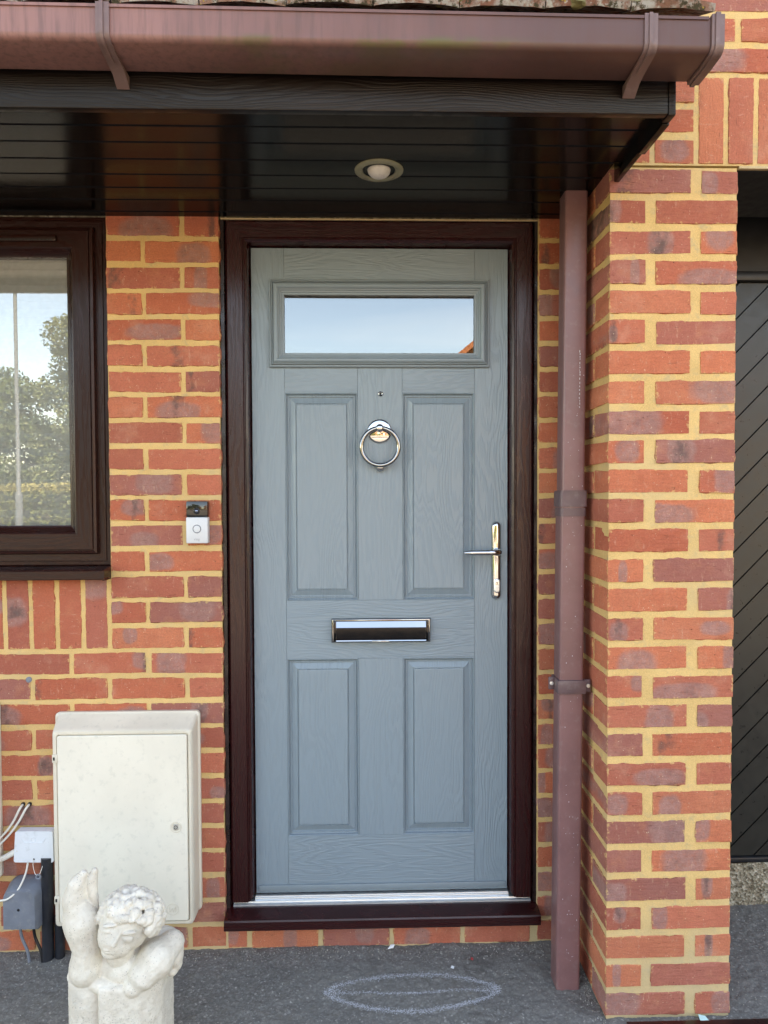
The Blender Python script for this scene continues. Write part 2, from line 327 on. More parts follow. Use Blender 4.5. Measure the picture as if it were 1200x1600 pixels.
class MB:
    def __init__(s): s.v = []; s.f = []
    def add(s, vs, fs):
        n = len(s.v); s.v += [tuple(p) for p in vs]; s.f += [tuple(i+n for i in f) for f in fs]; return s
    def box(s, x0, x1, y0, y1, z0, z1):
        return s.add([(x0, y0, z0), (x1, y0, z0), (x1, y1, z0), (x0, y1, z0), (x0, y0, z1), (x1, y0, z1), (x1, y1, z1), (x0, y1, z1)],
                     [(0, 3, 2, 1), (4, 5, 6, 7), (0, 1, 5, 4), (1, 2, 6, 5), (2, 3, 7, 6), (3, 0, 4, 7)])
    def rbox(s, x0, x1, y0, y1, z0, z1, r=.003, seg=2):
        bm = bmesh.new(); bmesh.ops.create_cube(bm, size=1)
        for v in bm.verts: v.co = ((x0+x1)/2+v.co.x*(x1-x0), (y0+y1)/2+v.co.y*(y1-y0), (z0+z1)/2+v.co.z*(z1-z0))
        bmesh.ops.bevel(bm, geom=bm.edges[:], offset=r, segments=seg, profile=.5, affect='EDGES')
        return s.bm(bm)
    def bm(s, bm, mat=None):
        if mat is not None: bm.transform(mat)
        bm.verts.index_update()
        s.add([v.co[:] for v in bm.verts], [[v.index for v in f.verts] for f in bm.faces]); bm.free(); return s
    def tube(s, pts, r, n=12, cap=True):
        pts = [Vector(p) for p in pts]; rs = r if isinstance(r, (list, tuple)) else [r]*len(pts)
        rings = []; prev = None
        for i, p in enumerate(pts):
            d = (pts[min(i+1, len(pts)-1)]-pts[max(i-1, 0)]).normalized()
            a = prev if prev is not None else (Vector((0, 0, 1)) if abs(d.z) < .9 else Vector((1, 0, 0)))
            u = (a - d*a.dot(d)).normalized(); w = d.cross(u); prev = u
            rings.append([p+(u*math.cos(2*math.pi*k/n)+w*math.sin(2*math.pi*k/n))*rs[i] for k in range(n)])
        vs = [q for ring in rings for q in ring]; fs = []
        for i in range(len(pts)-1):
            for k in range(n): fs.append((i*n+k, i*n+(k+1) % n, (i+1)*n+(k+1) % n, (i+1)*n+k))
        if cap: fs.append(tuple(range(n-1, -1, -1))); fs.append(tuple((len(pts)-1)*n+k for k in range(n)))
        return s.add(vs, fs)
    def lathe(s, prof, c, axis='y', n=32, cap=True):
        """prof: (radius, offset along the axis)"""
        vs = []; fs = []; m = len(prof)
        for k in range(n):
            a = 2*math.pi*k/n; ca, sa = math.cos(a), math.sin(a)
            for (r, h) in prof:
                q = {'y': (r*ca, h, r*sa), 'z': (r*ca, r*sa, h), 'x': (h, r*ca, r*sa)}[axis]
                vs.append((c[0]+q[0], c[1]+q[1], c[2]+q[2]))
        for k in range(n):
            k2 = (k+1) % n
            for i in range(m-1): fs.append((k*m+i, k2*m+i, k2*m+i+1, k*m+i+1))
        if cap:
            fs.append(tuple(k*m for k in range(n-1, -1, -1))); fs.append(tuple(k*m+m-1 for k in range(n)))
        return s.add(vs, fs)
    def prism(s, poly, axis, a0, a1):
        """extrude a closed 2D polygon along an axis. x: (y,z)  y: (x,z)  z: (x,y)"""
        def P(q, a): return {'x': (a, q[0], q[1]), 'y': (q[0], a, q[1]), 'z': (q[0], q[1], a)}[axis]
        n = len(poly); vs = [P(q, a0) for q in poly]+[P(q, a1) for q in poly]
        fs = [(i, (i+1) % n, n+(i+1) % n, n+i) for i in range(n)]+[tuple(range(n-1, -1, -1)), tuple(range(n, 2*n))]
        return s.add(vs, fs)
    def mesh(s, name='mesh', sm=None, fix=True):
        me = bpy.data.meshes.new(name); me.from_pydata(s.v, [], s.f); me.update()
        if fix:
            bm = bmesh.new(); bm.from_mesh(me); bmesh.ops.recalc_face_normals(bm, faces=bm.faces[:]); bm.to_mesh(me); bm.free()
        if sm: smooth(me, sm)
        return me
    def build(s, name, mat, parent=None, sm=None, fix=True):
        return link(name, s.mesh(name, sm, fix), mat, parent)
def loops_mesh(rect, prof):
    """nested rectangles: prof = (inset, y)"""
    x0, x1, z0, z1 = rect; m = MB(); vs = []; fs = []
    for (d, y) in prof: vs += [(x0+d, y, z0+d), (x1-d, y, z0+d), (x1-d, y, z1-d), (x0+d, y, z1-d)]
    for i in range(len(prof)-1):
        for k in range(4): fs.append((i*4+k, i*4+(k+1) % 4, (i+1)*4+(k+1) % 4, (i+1)*4+k))
    return m.add(vs, fs)
def mitre_side(rect, prof, side, ends=(True, True)):
    """one side of a mitred frame; prof = closed polygon of (inset d, y)"""
    x0, x1, z0, z1 = rect; n = len(prof); A = []; B = []
    for (d, y) in prof:
        if side in 'LR':
            x = x0+d if side == 'L' else x1-d
            A.append((x, y, z0+(d if ends[0] else 0))); B.append((x, y, z1-(d if ends[1] else 0)))
        else:
            z = z0+d if side == 'B' else z1-d
            A.append((x0+(d if ends[0] else 0), y, z)); B.append((x1-(d if ends[1] else 0), y, z))
    return MB().add(A+B, [(i, (i+1) % n, n+(i+1) % n, n+i) for i in range(n)]+[tuple(range(n-1, -1, -1)), tuple(range(n, 2*n))])
def copy_tree(o, parent=None):
    c = o.copy(); col.objects.link(c); c.parent = parent
    for ch in list(o.children): copy_tree(ch, c)
    return c
def curve_pts(ctrl, n=16):
    """Catmull-Rom through control points"""
    P = [Vector(c) for c in ctrl]; P = [2*P[0]-P[1]]+P+[2*P[-1]-P[-2]]; out = []
    for i in range(1, len(P)-2):
        for k in range(n):
            t = k/n; a, b, c, d = P[i-1:i+3]
            out.append(.5*((2*b)+(c-a)*t+(2*a-5*b+4*c-d)*t*t+(3*b-a-3*c+d)*t**3))
    out.append(P[-2]); return out

# ------------------------------------------------------------------ ground
rng = np.random.default_rng(5)
def vnoise(x, y, s, seed=0):
    r = np.random.default_rng(seed); T = r.random((256, 256)); x = x*s; y = y*s
    xi = np.floor(x).astype(int); yi = np.floor(y).astype(int); fx = x-xi; fy = y-yi; fx = fx*fx*(3-2*fx); fy = fy*fy*(3-2*fy)
    g = lambda a, b: T[a % 256, b % 256]
    return (g(xi, yi)*(1-fx)+g(xi+1, yi)*fx)*(1-fy)+(g(xi, yi+1)*(1-fx)+g(xi+1, yi+1)*fx)*fy
def ground_z(x, y):
    e = np.minimum(np.minimum(x+1.45, 1.75-x), np.minimum(y+.80, .42-y)); e = np.clip(e/.06, 0, 1)
    h = (vnoise(x, y, 9, 1)-.5)*.006+(vnoise(x, y, 55, 2)-.5)*.0032+(vnoise(x, y, 160, 3)-.5)*.0022+(vnoise(x, y, 310, 4)-.5)*.0018
    h += np.clip(.05-np.abs(y-.0), 0, .05)*.10*(vnoise(x, y, 13, 7))*(x < .6)       # tarmac feathered up against the wall
    return h*e
gx = np.arange(-1.45, 1.7501, .004); gy = np.arange(-.80, .4201, .004)
GX, GY = np.meshgrid(gx, gy, indexing='ij'); GZ = ground_z(GX, GY)
nx, ny = GX.shape
V = np.stack([GX, GY, GZ], -1).reshape(-1, 3)
I = np.arange(nx*ny).reshape(nx, ny)
F = np.stack([I[:-1, :-1], I[1:, :-1], I[1:, 1:], I[:-1, 1:]], -1).reshape(-1, 4)
me = bpy.data.meshes.new('driveway')
x0, x1, y0, y1 = gx[0], gx[-1], gy[0], gy[-1]
ext = [(-7, -9, 0), (x0, -9, 0), (x1, -9, 0), (7, -9, 0), (-7, y0, 0), (x0, y0, 0), (x1, y0, 0), (7, y0, 0), (-7, y1, 0), (x0, y1, 0), (x1, y1, 0), (7, y1, 0)]
n0 = len(V); V = np.concatenate([V, np.array(ext)])
F = np.concatenate([F, np.array([(0, 1, 5, 4), (1, 2, 6, 5), (2, 3, 7, 6), (4, 5, 9, 8), (6, 7, 11, 10)])+n0])
me.vertices.add(len(V)); me.vertices.foreach_set('co', V.ravel().astype(np.float32))
me.loops.add(len(F)*4); me.loops.foreach_set('vertex_index', F.ravel().astype(np.int32))
me.polygons.add(len(F)); me.polygons.foreach_set('loop_start', np.arange(0, len(F)*4, 4, dtype=np.int32))
me.update(calc_edges=True); me.shade_smooth()
tag(link('driveway', me, ASPH), kind='structure')
GRASS = m_plastic('mown_grass', (.055, .075, .022), .9, .35, scale=3, spec=.1)
ROADM = m_plastic('road_asphalt', (.07, .07, .07), .9, .15, scale=2, spec=.2)
PAVE = m_plastic('pavement_slabs', (.36, .31, .27), .9, .12, scale=5, spec=.1)
tag(MB().add([(-220, -220, -.03), (220, -220, -.03), (220, 220, -.03), (-220, 220, -.03)], [(0, 1, 2, 3)]).build('ground', GRASS), kind='structure')
tag(MB().box(-90, 90, -17.0, -11.0, -.06, -.02).build('road', ROADM), kind='structure')
tag(MB().box(-90, 90, -11.0, -9.0, -.06, .0).build('pavement', PAVE), kind='structure')
tag(MB().box(-90, 90, -23.0, -17.0, -.06, .0).build('pavement', PAVE), kind='structure')

# ------------------------------------------------------------------ bricks
random.seed(11)
_bm = {}
def brick_mesh(L, H, D, k):
    key = (round(L, 3), round(H, 3), round(D, 3), k)
    if key in _bm: return _bm[key]
    rr = random.Random(hash(key) & 0xffff); NX = max(4, int(round(L/.021))); NZ = 4
    vs = []; fs = []
    def wob(a, s): return math.sin(a*37+s*3.1)*.0009+math.sin(a*91+s*7.7)*.0008+rr.uniform(-.0016, .0016)
    skew = rr.uniform(-.0012, .0012); bow = rr.uniform(-.0008, .0008)
    idx = {}
    for i in range(NX+1):
        for j in range(NZ+1):
            x = -L/2+L*i/NX; z = -H/2+H*j/NZ; y = -D/2+rr.uniform(-.0005, .0005)
            if i in (0, NX): x += (.0024 if i == 0 else -.0024)
            if j in (0, NZ): z += (.0022 if j == 0 else -.0022)
            z += skew*x/L*2+bow*math.cos(3*x/L)
            idx[i, j] = len(vs); vs.append((x, y, z))
    for i in range(NX):
        for j in range(NZ): fs.append((idx[i, j], idx[i+1, j], idx[i+1, j+1], idx[i, j+1]))
    per = [(i, 0) for i in range(NX)]+[(NX, j) for j in range(NZ)]+[(i, NZ) for i in range(NX, 0, -1)]+[(0, j) for j in range(NZ, 0, -1)]
    chip = {}
    for _ in range(rr.choice([0, 1, 1, 2])): chip[rr.randrange(len(per))] = rr.uniform(.001, .0035)
    ring = []; back = []
    for q, (i, j) in enumerate(per):
        x = -L/2+L*i/NX; z = -H/2+H*j/NZ; c = chip.get(q, 0)
        if i in (0, NX): x += (1 if i == 0 else -1)*(c+wob(z, k))
        if j in (0, NZ): z += (1 if j == 0 else -1)*(c+wob(x, k+5)*1.3)
        if i in (0, NX) and j in (0, NZ): x += (1 if i == 0 else -1)*rr.uniform(.001, .004); z += (1 if j == 0 else -1)*rr.uniform(.001, .003)
        z += skew*x/L*2+bow*math.cos(3*x/L)
        ring.append(len(vs)); vs.append((x, -D/2+.0032+rr.uniform(0, .0012), z))
    for q, (i, j) in enumerate(per):
        x = -L/2+L*i/NX; z = -H/2+H*j/NZ
        back.append(len(vs)); vs.append((x, D/2, z))
    n = len(per)
    for q in range(n):
        a, b = per[q], per[(q+1) % n]; q2 = (q+1) % n
        fs.append((idx[a], ring[q], ring[q2], idx[b])); fs.append((ring[q], back[q], back[q2], ring[q2]))
    fs.append(tuple(back))
    me = bpy.data.meshes.new('brick'); me.from_pydata(vs, [], fs); me.update()
    b = bmesh.new(); b.from_mesh(me); bmesh.ops.recalc_face_normals(b, faces=b.faces[:]); b.to_mesh(me); b.free()
    smooth(me, 40); me.materials.append(BRICK); _bm[key] = me; return me
def brick(parent, x0, x1, yf, zb, D=.1025, H=None, vert=False, soldier_top=None):
    L = x1-x0
    if H is None: H = .0625 if parent.name == 'house' else .0605; zb += (.065-H)/2
    if vert:      # soldier: long side upright
        me = brick_mesh(.215, .065, .1025, random.randrange(7))
        o = link('brick', me, None, parent, ((x0+x1)/2, yf+.05125+random.uniform(-.001, .001), (zb+soldier_top)/2), (0, R(90)*random.choice((1, -1))+random.uniform(-.008, .008), 0))
        return o
    me = brick_mesh(L, H, D, random.randrange(7) if L > .2 else random.randrange(5))
    o = link('brick', me, None, parent, ((x0+x1)/2+random.uniform(-.001, .001), yf+D/2+random.uniform(-.0012, .0012), zb+H/2+random.uniform(-.0012, .0012)),
                (random.uniform(-.004, .004), random.uniform(-.006, .006), random.uniform(-.004, .004)))
    o.scale = (random.uniform(.984, 1.008), 1, random.uniform(.965, 1.02)); return o
C = .075
house = empty('house', (0, .15, 0), label='red brick house front with yellow sandy mortar around the grey door', cat='house')
XE = -.4205                       # left edge of the door opening
XL = -1.9                         # as far left as single bricks are laid
for n in range(0, 29):
    z = n*C+.005
    if n >= 15:                   # narrow pier between window and door
        if n % 2 == 0: brick(house, XE-.3275, XE-.1125, 0, z); brick(house, XE-.1025, XE, 0, z)
        else: brick(house, XE-.3275, XE-.225, 0, z); brick(house, XE-.215, XE, 0, z)
    else:
        x = XE; first = True
        lim = XE-.33 if n in (12, 13, 14) else XL
        while x > lim+.02:
            L = .1025 if (first and n % 2 == 0) else .215
            if n in (12, 13, 14) and not first: L = .215 if n % 2 == 0 else .1025
            brick(house, x-L, x, 0, z); x -= L+.010; first = False
    brick(house, .5135, .612, 0, z)               # sliver between door and downpipe
x = XE-.3275-.010
while x > XL: brick(house, x-.065, x, 0, .905, vert=True, soldier_top=1.12); x -= .0755
x = -.355-.225                                   # course under the door cill (laid behind the tarmac edge)
for k in range(5):
    a = -.352+.2125*k
    if k < 4: brick(house, a+.005, a+.2075, 0, .002, H=.074)
brick(house, XE+.004, -.3570, 0, .002, H=.074)
mb = MB()
mb.box(-2.6, XE-.003, .0022, .10, -.1, 1.118)
mb.box(XE-.3255, XE-.003, .0022, .10, 1.118, 2.30)
mb.box(XE-.003, .5125, .0022, .10, -.1, .082)
mb.box(.5125, .62, .0022, .10, -.1, 2.30)
mb.build('mortar', MORT, house)
mb = MB(); mb.box(XE-.003, .5125, .02, .10, 2.168, 2.30); mb.box(-2.6, XE-.3255, .02, .10, 2.168, 2.30); mb.build('lintel', CONC, house)
mb = MB(); mb.box(-7, -2.6, .0035, .3, -.1, 5.2); mb.box(-2.6, .62, .0035, .3, 2.30, 5.2); mb.build('upper_wall', BRICKWALL, house)
mb = MB(); mb.box(-7, .62, .3, 8, -.1, 5.2); mb.prism([(.3, 5.2), (8, 5.2), (4.15, 7.4)], 'x', -7, 7); mb.build('inner_wall', BRICKWALL, house)
RT = m_plastic('roof_tile_plain', (.20, .10, .075), .9, .25, scale=3)
mb = MB(); mb.prism([(-.45, 4.95), (4.15, 7.62), (8.75, 4.95), (8.75, 4.88), (4.15, 7.52), (-.45, 4.86)], 'x', -7.3, 7.3); mb.build('roof', RT, house)

# ------------------------------------------------------------------ garage wall with its brick pier
PF = -.313; PX0, PX1 = .6125, .940
gw = empty('garage_wall', (.776, -.15, 0), label='projecting brick garage wall with corner pier right of the downpipe', cat='wall')
for n in range(0, 29):
    z = n*C+.005
    if n % 2 == 0:
        brick(gw, PX0, PX0+.209, PF, z); brick(gw, PX0+.2325, PX1, PF, z, D=.215)
        o = brick(gw, 0, .195, 0, z); o.location = Vector((PX0+.05125, PF+.1125+.0975, z+.0325))-gw.location; o.rotation_euler = (0, 0, R(-90)+random.uniform(-.004, .004))
    else:
        brick(gw, PX0, PX0+.0945, PF, z, D=.215); brick(gw, PX0+.1180, PX1, PF, z)
        o = brick(gw, 0, .083, 0, z); o.location = Vector((PX0+.05125, PF+.225+.0415, z+.0325))-gw.location; o.rotation_euler = (0, 0, R(-90)+random.uniform(-.004, .004))
for n in range(0, 30):                        # reveal of the garage opening
    z = n*C+.005
    for (a, b_) in (((-.093, .112), (.122, .158)) if n % 2 == 0 else ((-.2005, .0145), (.0245, .158))):
        o = brick(gw, a, b_, 0, z); o.location = Vector((PX1-.05125, (a+b_)/2, z+.0325))-gw.location; o.rotation_euler = (0, 0, R(90))
for n in range(29, 38):
    z = n*C+.005
    if n in (29, 31): brick(gw, PX0, PX0+.1025, PF, z); brick(gw, PX0+.1125, PX0+.215, PF, z)
    elif n == 30: brick(gw, PX0, PX0+.215, PF, z)
    else:
        x = PX0; first = True
        while x < 2.0:
            L = .1025 if (first and n % 2 == 1) else .215
            if n % 2 == 0 and first: L = .2065
            if n % 2 == 1 and first: L = .094
            brick(gw, x, x+L, PF, z); x += L+.010; first = False
x = PX0+.225
while x < 2.0: brick(gw, x, x+.065, PF, 2.180, vert=True, soldier_top=2.395); x += .0752
mb = MB()
mb.box(PX0+.0035, PX1-.0035, PF+.0022, -.005, -.1, 2.172)
mb.box(PX1-.10, PX1-.0025, -.005, .17, -.1, 2.33)
mb.box(PX0+.0035, 3.6, PF+.0022, PF+.02, 2.178, 2.86); mb.box(PX0+.0035, 3.6, PF+.02, PF+.10, 2.40, 2.86)
mb.build('mortar', MORT, gw)
mb = MB(); mb.box(PX1+.002, 3.6, PF+.001, PF+.012, 2.1715, 2.1775); mb.build('lintel_edge', MORTG, gw)
mb = MB(); mb.box(PX1+.002, 3.6, PF+.013, .0, 2.172, 2.176); mb.box(PX1+.002, 3.6, -.06, -.05, 2.177, 2.40); mb.build('lintel', BLACK, gw)
mb = MB(); mb.box(PX0+.0035, 7, PF+.0035, .3, 2.86, 5.2); mb.box(.62, 7, PF+.12, .3, 2.5, 2.86); mb.box(3.6, 7, PF+.0035, .3, -.1, 2.86); mb.box(.62, 7, .3, 8, -.1, 5.2); mb.build('upper_wall', BRICKWALL, gw)
# the rest of the wall face behind single bricks further right
mb = MB(); mb.box(2.02, 3.6, PF, PF+.003, 2.18, 2.86); mb.build('far_brickwork', BRICKWALL, gw)

# ------------------------------------------------------------------ garage door
GD = m_plastic('dark_olive_black_garage_paint', (.020, .0185, .015), .32, .12, bump=.1)
gd = empty('garage_door', (2.05, .2, .15), label='dark boarded garage door with diagonal planks beside the brick pier', cat='garage door')
def clip(poly, f):
    out = []
    for i in range(len(poly)):
        a, b = poly[i], poly[(i+1) % len(poly)]; fa, fb = f(a), f(b)
        if fa >= 0: out.append(a)
        if fa*fb < 0: t = fa/(fa-fb); out.append((a[0]+(b[0]-a[0])*t, a[1]+(b[1]-a[1])*t))
    return out
def planks(xa, xb, za, zb, sgn):
    p = .1075; k0 = -30
    for k in range(-30, 45):
        c0 = 2.0+k*p
        # band between z = sgn*(x-xa)+c0 and +p
        poly = [(xa, za), (xb, za), (xb, zb), (xa, zb)]
        g = .0032
        poly = clip(poly, lambda q: q[1]-(sgn*(q[0]-xa)*1.02+c0-za*0-1.2)-g)
        if len(poly) > 2: poly = clip(poly, lambda q: (sgn*(q[0]-xa)*1.02+c0-1.2+p)-g-q[1])
        if len(poly) > 2:
            ar = abs(sum(poly[i][0]*poly[(i+1) % len(poly)][1]-poly[(i+1) % len(poly)][0]*poly[i][1] for i in range(len(poly))))/2
            if ar > .0004: MB().prism(poly, 'y', .172, .184).build('plank', GD, gd)
planks(.945, 2.03, .165, 2.03, 1); planks(2.05, 3.06, .165, 2.03, -1)
MB().box(.93, 3.1, .186, .20, .15, 2.045).build('backing_panel', BLACK, gd)
MB().rbox(.96, 3.1, .150, .190, 2.032, 2.062, .004).build('top_rail', BLACK, gd, 40)
MB().rbox(.96, 3.1, .160, .186, .146, .163, .003).build('bottom_rail', BLACK, gd, 40)
MB().box(2.032, 2.048, .164, .184, .163, 2.032).build('meeting_stile', BLACK, gd)
gf = empty('garage_door_frame', (2.05, .0, 2.2), label='black head frame and box above the garage door', cat='door frame')
MB().rbox(PX1+.005, 3.1, -.02, .30, 2.290, 2.345, .004).build('head_board', BLACK, gf, 40)
m = MB(); m.prism([(-.02, 2.288), (-.028, 2.275), (-.030, 2.258), (-.022, 2.244), (.0, 2.238), (.03, 2.238), (.03, 2.288)], 'x', PX1+.005, 3.1); m.build('rounded_rail', m_plastic('rail_painted_skylight', (.035, .037, .042), .3, .1), gf, 30)  # skylight on the rounded face put into the lighter grey
MB().box(PX1+.005, 3.1, .17, .19, 2.062, 2.29).build('back_panel', BLACK, gf)
sl = MB()
bm = bmesh.new(); bmesh.ops.create_grid(bm, x_segments=90, y_segments=8, size=.5)
for v in bm.verts:
    x = .93+(v.co.x+.5)*1.27; tt = v.co.y+.5; z = -.03+tt*.177
    v.co = (x, .160-.0*tt+random.uniform(-.004, .004)+.012*(1-tt), z+(random.uniform(-.003, .003) if tt < .99 else 0))
sl.bm(bm); sl.box(2.2, 3.1, .165, .3, -.05, .147)
ob = sl.build('concrete_sill', CONC, None, 60); tag(ob, 'rough weathered concrete step under the dark garage door', 'sill')

# ------------------------------------------------------------------ porch canopy
cn = empty('porch_canopy', (-.75, -.3, 2.163), label='dark soffit porch canopy with mossy tiled roof over door and window', cat='canopy')
XA = -2.3
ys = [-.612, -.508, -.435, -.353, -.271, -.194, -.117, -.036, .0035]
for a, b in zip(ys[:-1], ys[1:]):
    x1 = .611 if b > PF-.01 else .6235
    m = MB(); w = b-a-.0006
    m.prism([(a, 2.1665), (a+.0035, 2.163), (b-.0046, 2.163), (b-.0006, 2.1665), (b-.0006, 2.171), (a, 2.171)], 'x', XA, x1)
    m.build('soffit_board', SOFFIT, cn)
MB().rbox(XA, .6225, -.633, -.614, 2.133, 2.262, .0025).build('fascia', FASCIA, cn, 40)
MB().rbox(.6228, .6385, -.634, -.60, 2.131, 2.24, .002).build('fascia_end_cap', FASCIA, cn, 40)
MB().rbox(.624, .640, -.599, -.47, 2.128, 2.26, .002).build('end_board', SOFFIT, cn, 40)
MB().rbox(.6245, .638, -.469, PF+.0015, 2.134, 2.30, .002).build('end_board', SOFFIT, cn, 40)
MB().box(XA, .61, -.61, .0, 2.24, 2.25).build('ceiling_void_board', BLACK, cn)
# tiles: courses laid up a 33 degree slope
PT = R(33); tv = {}
def tile_mesh(k):
    if k in tv: return tv[k]
    rr = random.Random(k+70); m = MB(); W, LN, T = .163, .20, .017; nu = 8; nv = 3
    vs = []; fs = []
    for s in (1, 0):
        for i in range(nu+1):
            for j in range(nv+1):
                u = -W/2+W*i/nu; v = LN*j/nv
                camber = .006*(1-(2*u/W)**2)
                e = rr.uniform(-.0022, .0022) if j == 0 else 0
                vs.append((u+rr.uniform(-.0008, .0008), v+e, (T if s else 0)+camber+rr.uniform(-.001, .001)-(.003 if s and j == 0 else 0)))
    n = (nu+1)*(nv+1); g = lambda s, i, j: (0 if s else n)+i*(nv+1)+j
    for i in range(nu):
        for j in range(nv): fs.append((g(1, i, j), g(1, i+1, j), g(1, i+1, j+1), g(1, i, j+1))); fs.append((g(0, i, j), g(0, i, j+1), g(0, i+1, j+1), g(0, i+1, j)))
        fs.append((g(0, i, 0), g(0, i+1, 0), g(1, i+1, 0), g(1, i, 0))); fs.append((g(0, i, nv), g(1, i, nv), g(1, i+1, nv), g(0, i+1, nv)))
    for j in range(nv): fs.append((g(0, 0, j), g(1, 0, j), g(1, 0, j+1), g(0, 0, j+1))); fs.append((g(0, nu, j), g(0, nu, j+1), g(1, nu, j+1), g(1, nu, j)))
    tv[k] = smooth(m.add(vs, fs).mesh('roof_tile'), 40); return tv[k]
EY, EZ = -.706, 2.286
for cse in range(7):
    d = cse*.098; y = EY+d*math.cos(PT); z = EZ+d*math.sin(PT)+.004
    xe = .680 if y < PF-.17 else .605
    x = xe-.0815-(.0825 if cse % 2 else 0)*(1 if xe > .65 else 1)
    while x > XA:
        link('roof_tile', tile_mesh(random.randrange(6)), TILE, cn, (x, y+random.uniform(-.004, .004), z+random.uniform(-.001, .002)), (PT-R(4)+random.uniform(-.02, .02), random.uniform(-.012, .012), random.uniform(-.012, .012)))
        x -= .1655
# moss cushions
MOSS = m_foliage('dry_moss', (.10, .085, .03), (.17, .15, .07))
mm = MB(); rr = random.Random(3)
for i in range(420):
    cse = rr.choice([0, 0, 1, 1, 1, 2]); d = cse*.098+rr.uniform(-.004, .012)+(rr.random()**2)*.06
    x = rr.uniform(-1.25, .66); 
    if cse == 0 and rr.random() < .55: continue
    y = EY+d*math.cos(PT); z = EZ+.018+d*math.sin(PT)+cse*.002
    s = rr.uniform(.004, .0125)
    b = bmesh.new(); bmesh.ops.create_icosphere(b, subdivisions=2, radius=1)
    for v in b.verts: v.co = v.co*(s*rr.uniform(.72, 1.2))
    mm.bm(b, Matrix.Translation((x, y, z)) @ Matrix.Diagonal((1.5, 1.1, .75, 1)))
ob = mm.build('moss', MOSS, cn, None, False); ob['kind'] = 'stuff'

# ------------------------------------------------------------------ gutter
gt = empty('gutter', (0, -.70, 2.2), label='pinkish brown square gutter along the front of the canopy', cat='gutter')
gt.rotation_euler = (0, .007, 0)
def arc(c, r, a0, a1, n): return [(c[0]+r*math.cos(R(a0+(a1-a0)*i/n)), c[1]+r*math.sin(R(a0+(a1-a0)*i/n))) for i in range(n+1)]
def gprof(o):
    """gutter section grown by o, from the front lip down and back"""
    return [(-.744-o, 2.2545)]+arc((-.731, 2.2085), .013+o, 180, 262, 7)+[(-.700, 2.1935-o), (-.652, 2.1930-o)]
outer = gprof(0)
m = MB(); m.prism(outer+[(-.650, 2.1930), (-.650, 2.262), (-.653, 2.262), (-.653, 2.1960)]+[(y+.0028, z+.0028) for y, z in reversed(outer[1:-1])]+[(-.7412, 2.2545)], 'x', -2.3, .654); m.build('trough', GUTTER, gt, 30)
m = MB(); m.prism([(-.7466, 2.2530), (-.7466, 2.2585), (-.7395, 2.2585), (-.7395, 2.2530)], 'x', -2.3, .650); m.build('front_lip', GUTTER, gt, 30)
FIT = m_plastic('brown_gutter_fitting', (.165, .098, .090), .36, .12, (.24, .16, .15), 9, .06)
m = MB(); m.prism(gprof(.0045)+[(-.646, 2.1885), (-.646, 2.2625), (-.7485, 2.2625)], 'x', .655, .679); cap = m.build('stop_end', FIT, gt, 30)
m = MB(); m.prism(gprof(.0075)+[(-.644, 2.1855), (-.644, 2.2645), (-.7515, 2.2645)], 'x', .661, .670); m.build('rim', FIT, cap, 30)
m = MB(); m.prism([(-.713, 2.230), (-.706, 2.225), (-.698, 2.230), (-.698, 2.240), (-.706, 2.244), (-.713, 2.240)], 'x', .679, .686); m.build('clip_lug', BLACK, cap, 30)
for bx in (-.479, .540):
    def strap(o, t, x0_, x1_, tail):
        A = [(-.744-o, 2.2615)]+gprof(o)[1:-2]; B = [(-.744-o+t, 2.2615)]+[(y, z) for y, z in gprof(o-t)[1:-2]]
        A += [(-.690, 2.1905-o), (-.660, 2.181), (-.6345, 2.166)] if tail else [(-.690, 2.1905-o)]
        B += [(-.690, 2.1925-o+t), (-.660, 2.1905), (-.6345, 2.1905)] if tail else [(-.690, 2.1925-o+t)]
        return MB().prism(A+list(reversed(B)), 'x', x0_, x1_)
    b = strap(.0040, .0036, bx-.0125, bx+.0125, True).build('bracket', FIT, gt, 30)
    strap(.0072, .0034, bx-.0045, bx+.0020, False).build('stiffening_rib', FIT, b, 30)

# ------------------------------------------------------------------ downlight in the soffit
dl = empty('downlight', (.038, -.305, 2.163), label='round recessed downlight with frosted bulb in the dark soffit', cat='light')
DX, DY = .038, -.305
m = MB(); m.lathe([(.040, 2.180), (.041, 2.1615), (.046, 2.1575), (.056, 2.1578), (.0605, 2.1606), (.0608, 2.1629), (.040, 2.1629)], (DX, DY, 0), 'z', 40, False); m.build('bezel', m_plastic('tarnished_bezel', (.28, .26, .17), .35, .15, (.18, .17, .1), 40), dl, 40)
m = MB(); m.lathe([(.0395, 2.1612), (.0395, 2.20), (.002, 2.201)], (DX, DY, 0), 'z', 32, False); m.build('housing', BLACK, dl, 40)
m = MB(); m.lathe([(.003, 2.1440), (.012, 2.1448), (.020, 2.1485), (.0265, 2.155), (.0292, 2.163), (.027, 2.172), (.018, 2.185)], (DX, DY, 0), 'z', 32); m.build('bulb', m_plastic('frosted_bulb', (.74, .69, .63), .5, .06, (.45, .36, .30), 60), dl, 50)

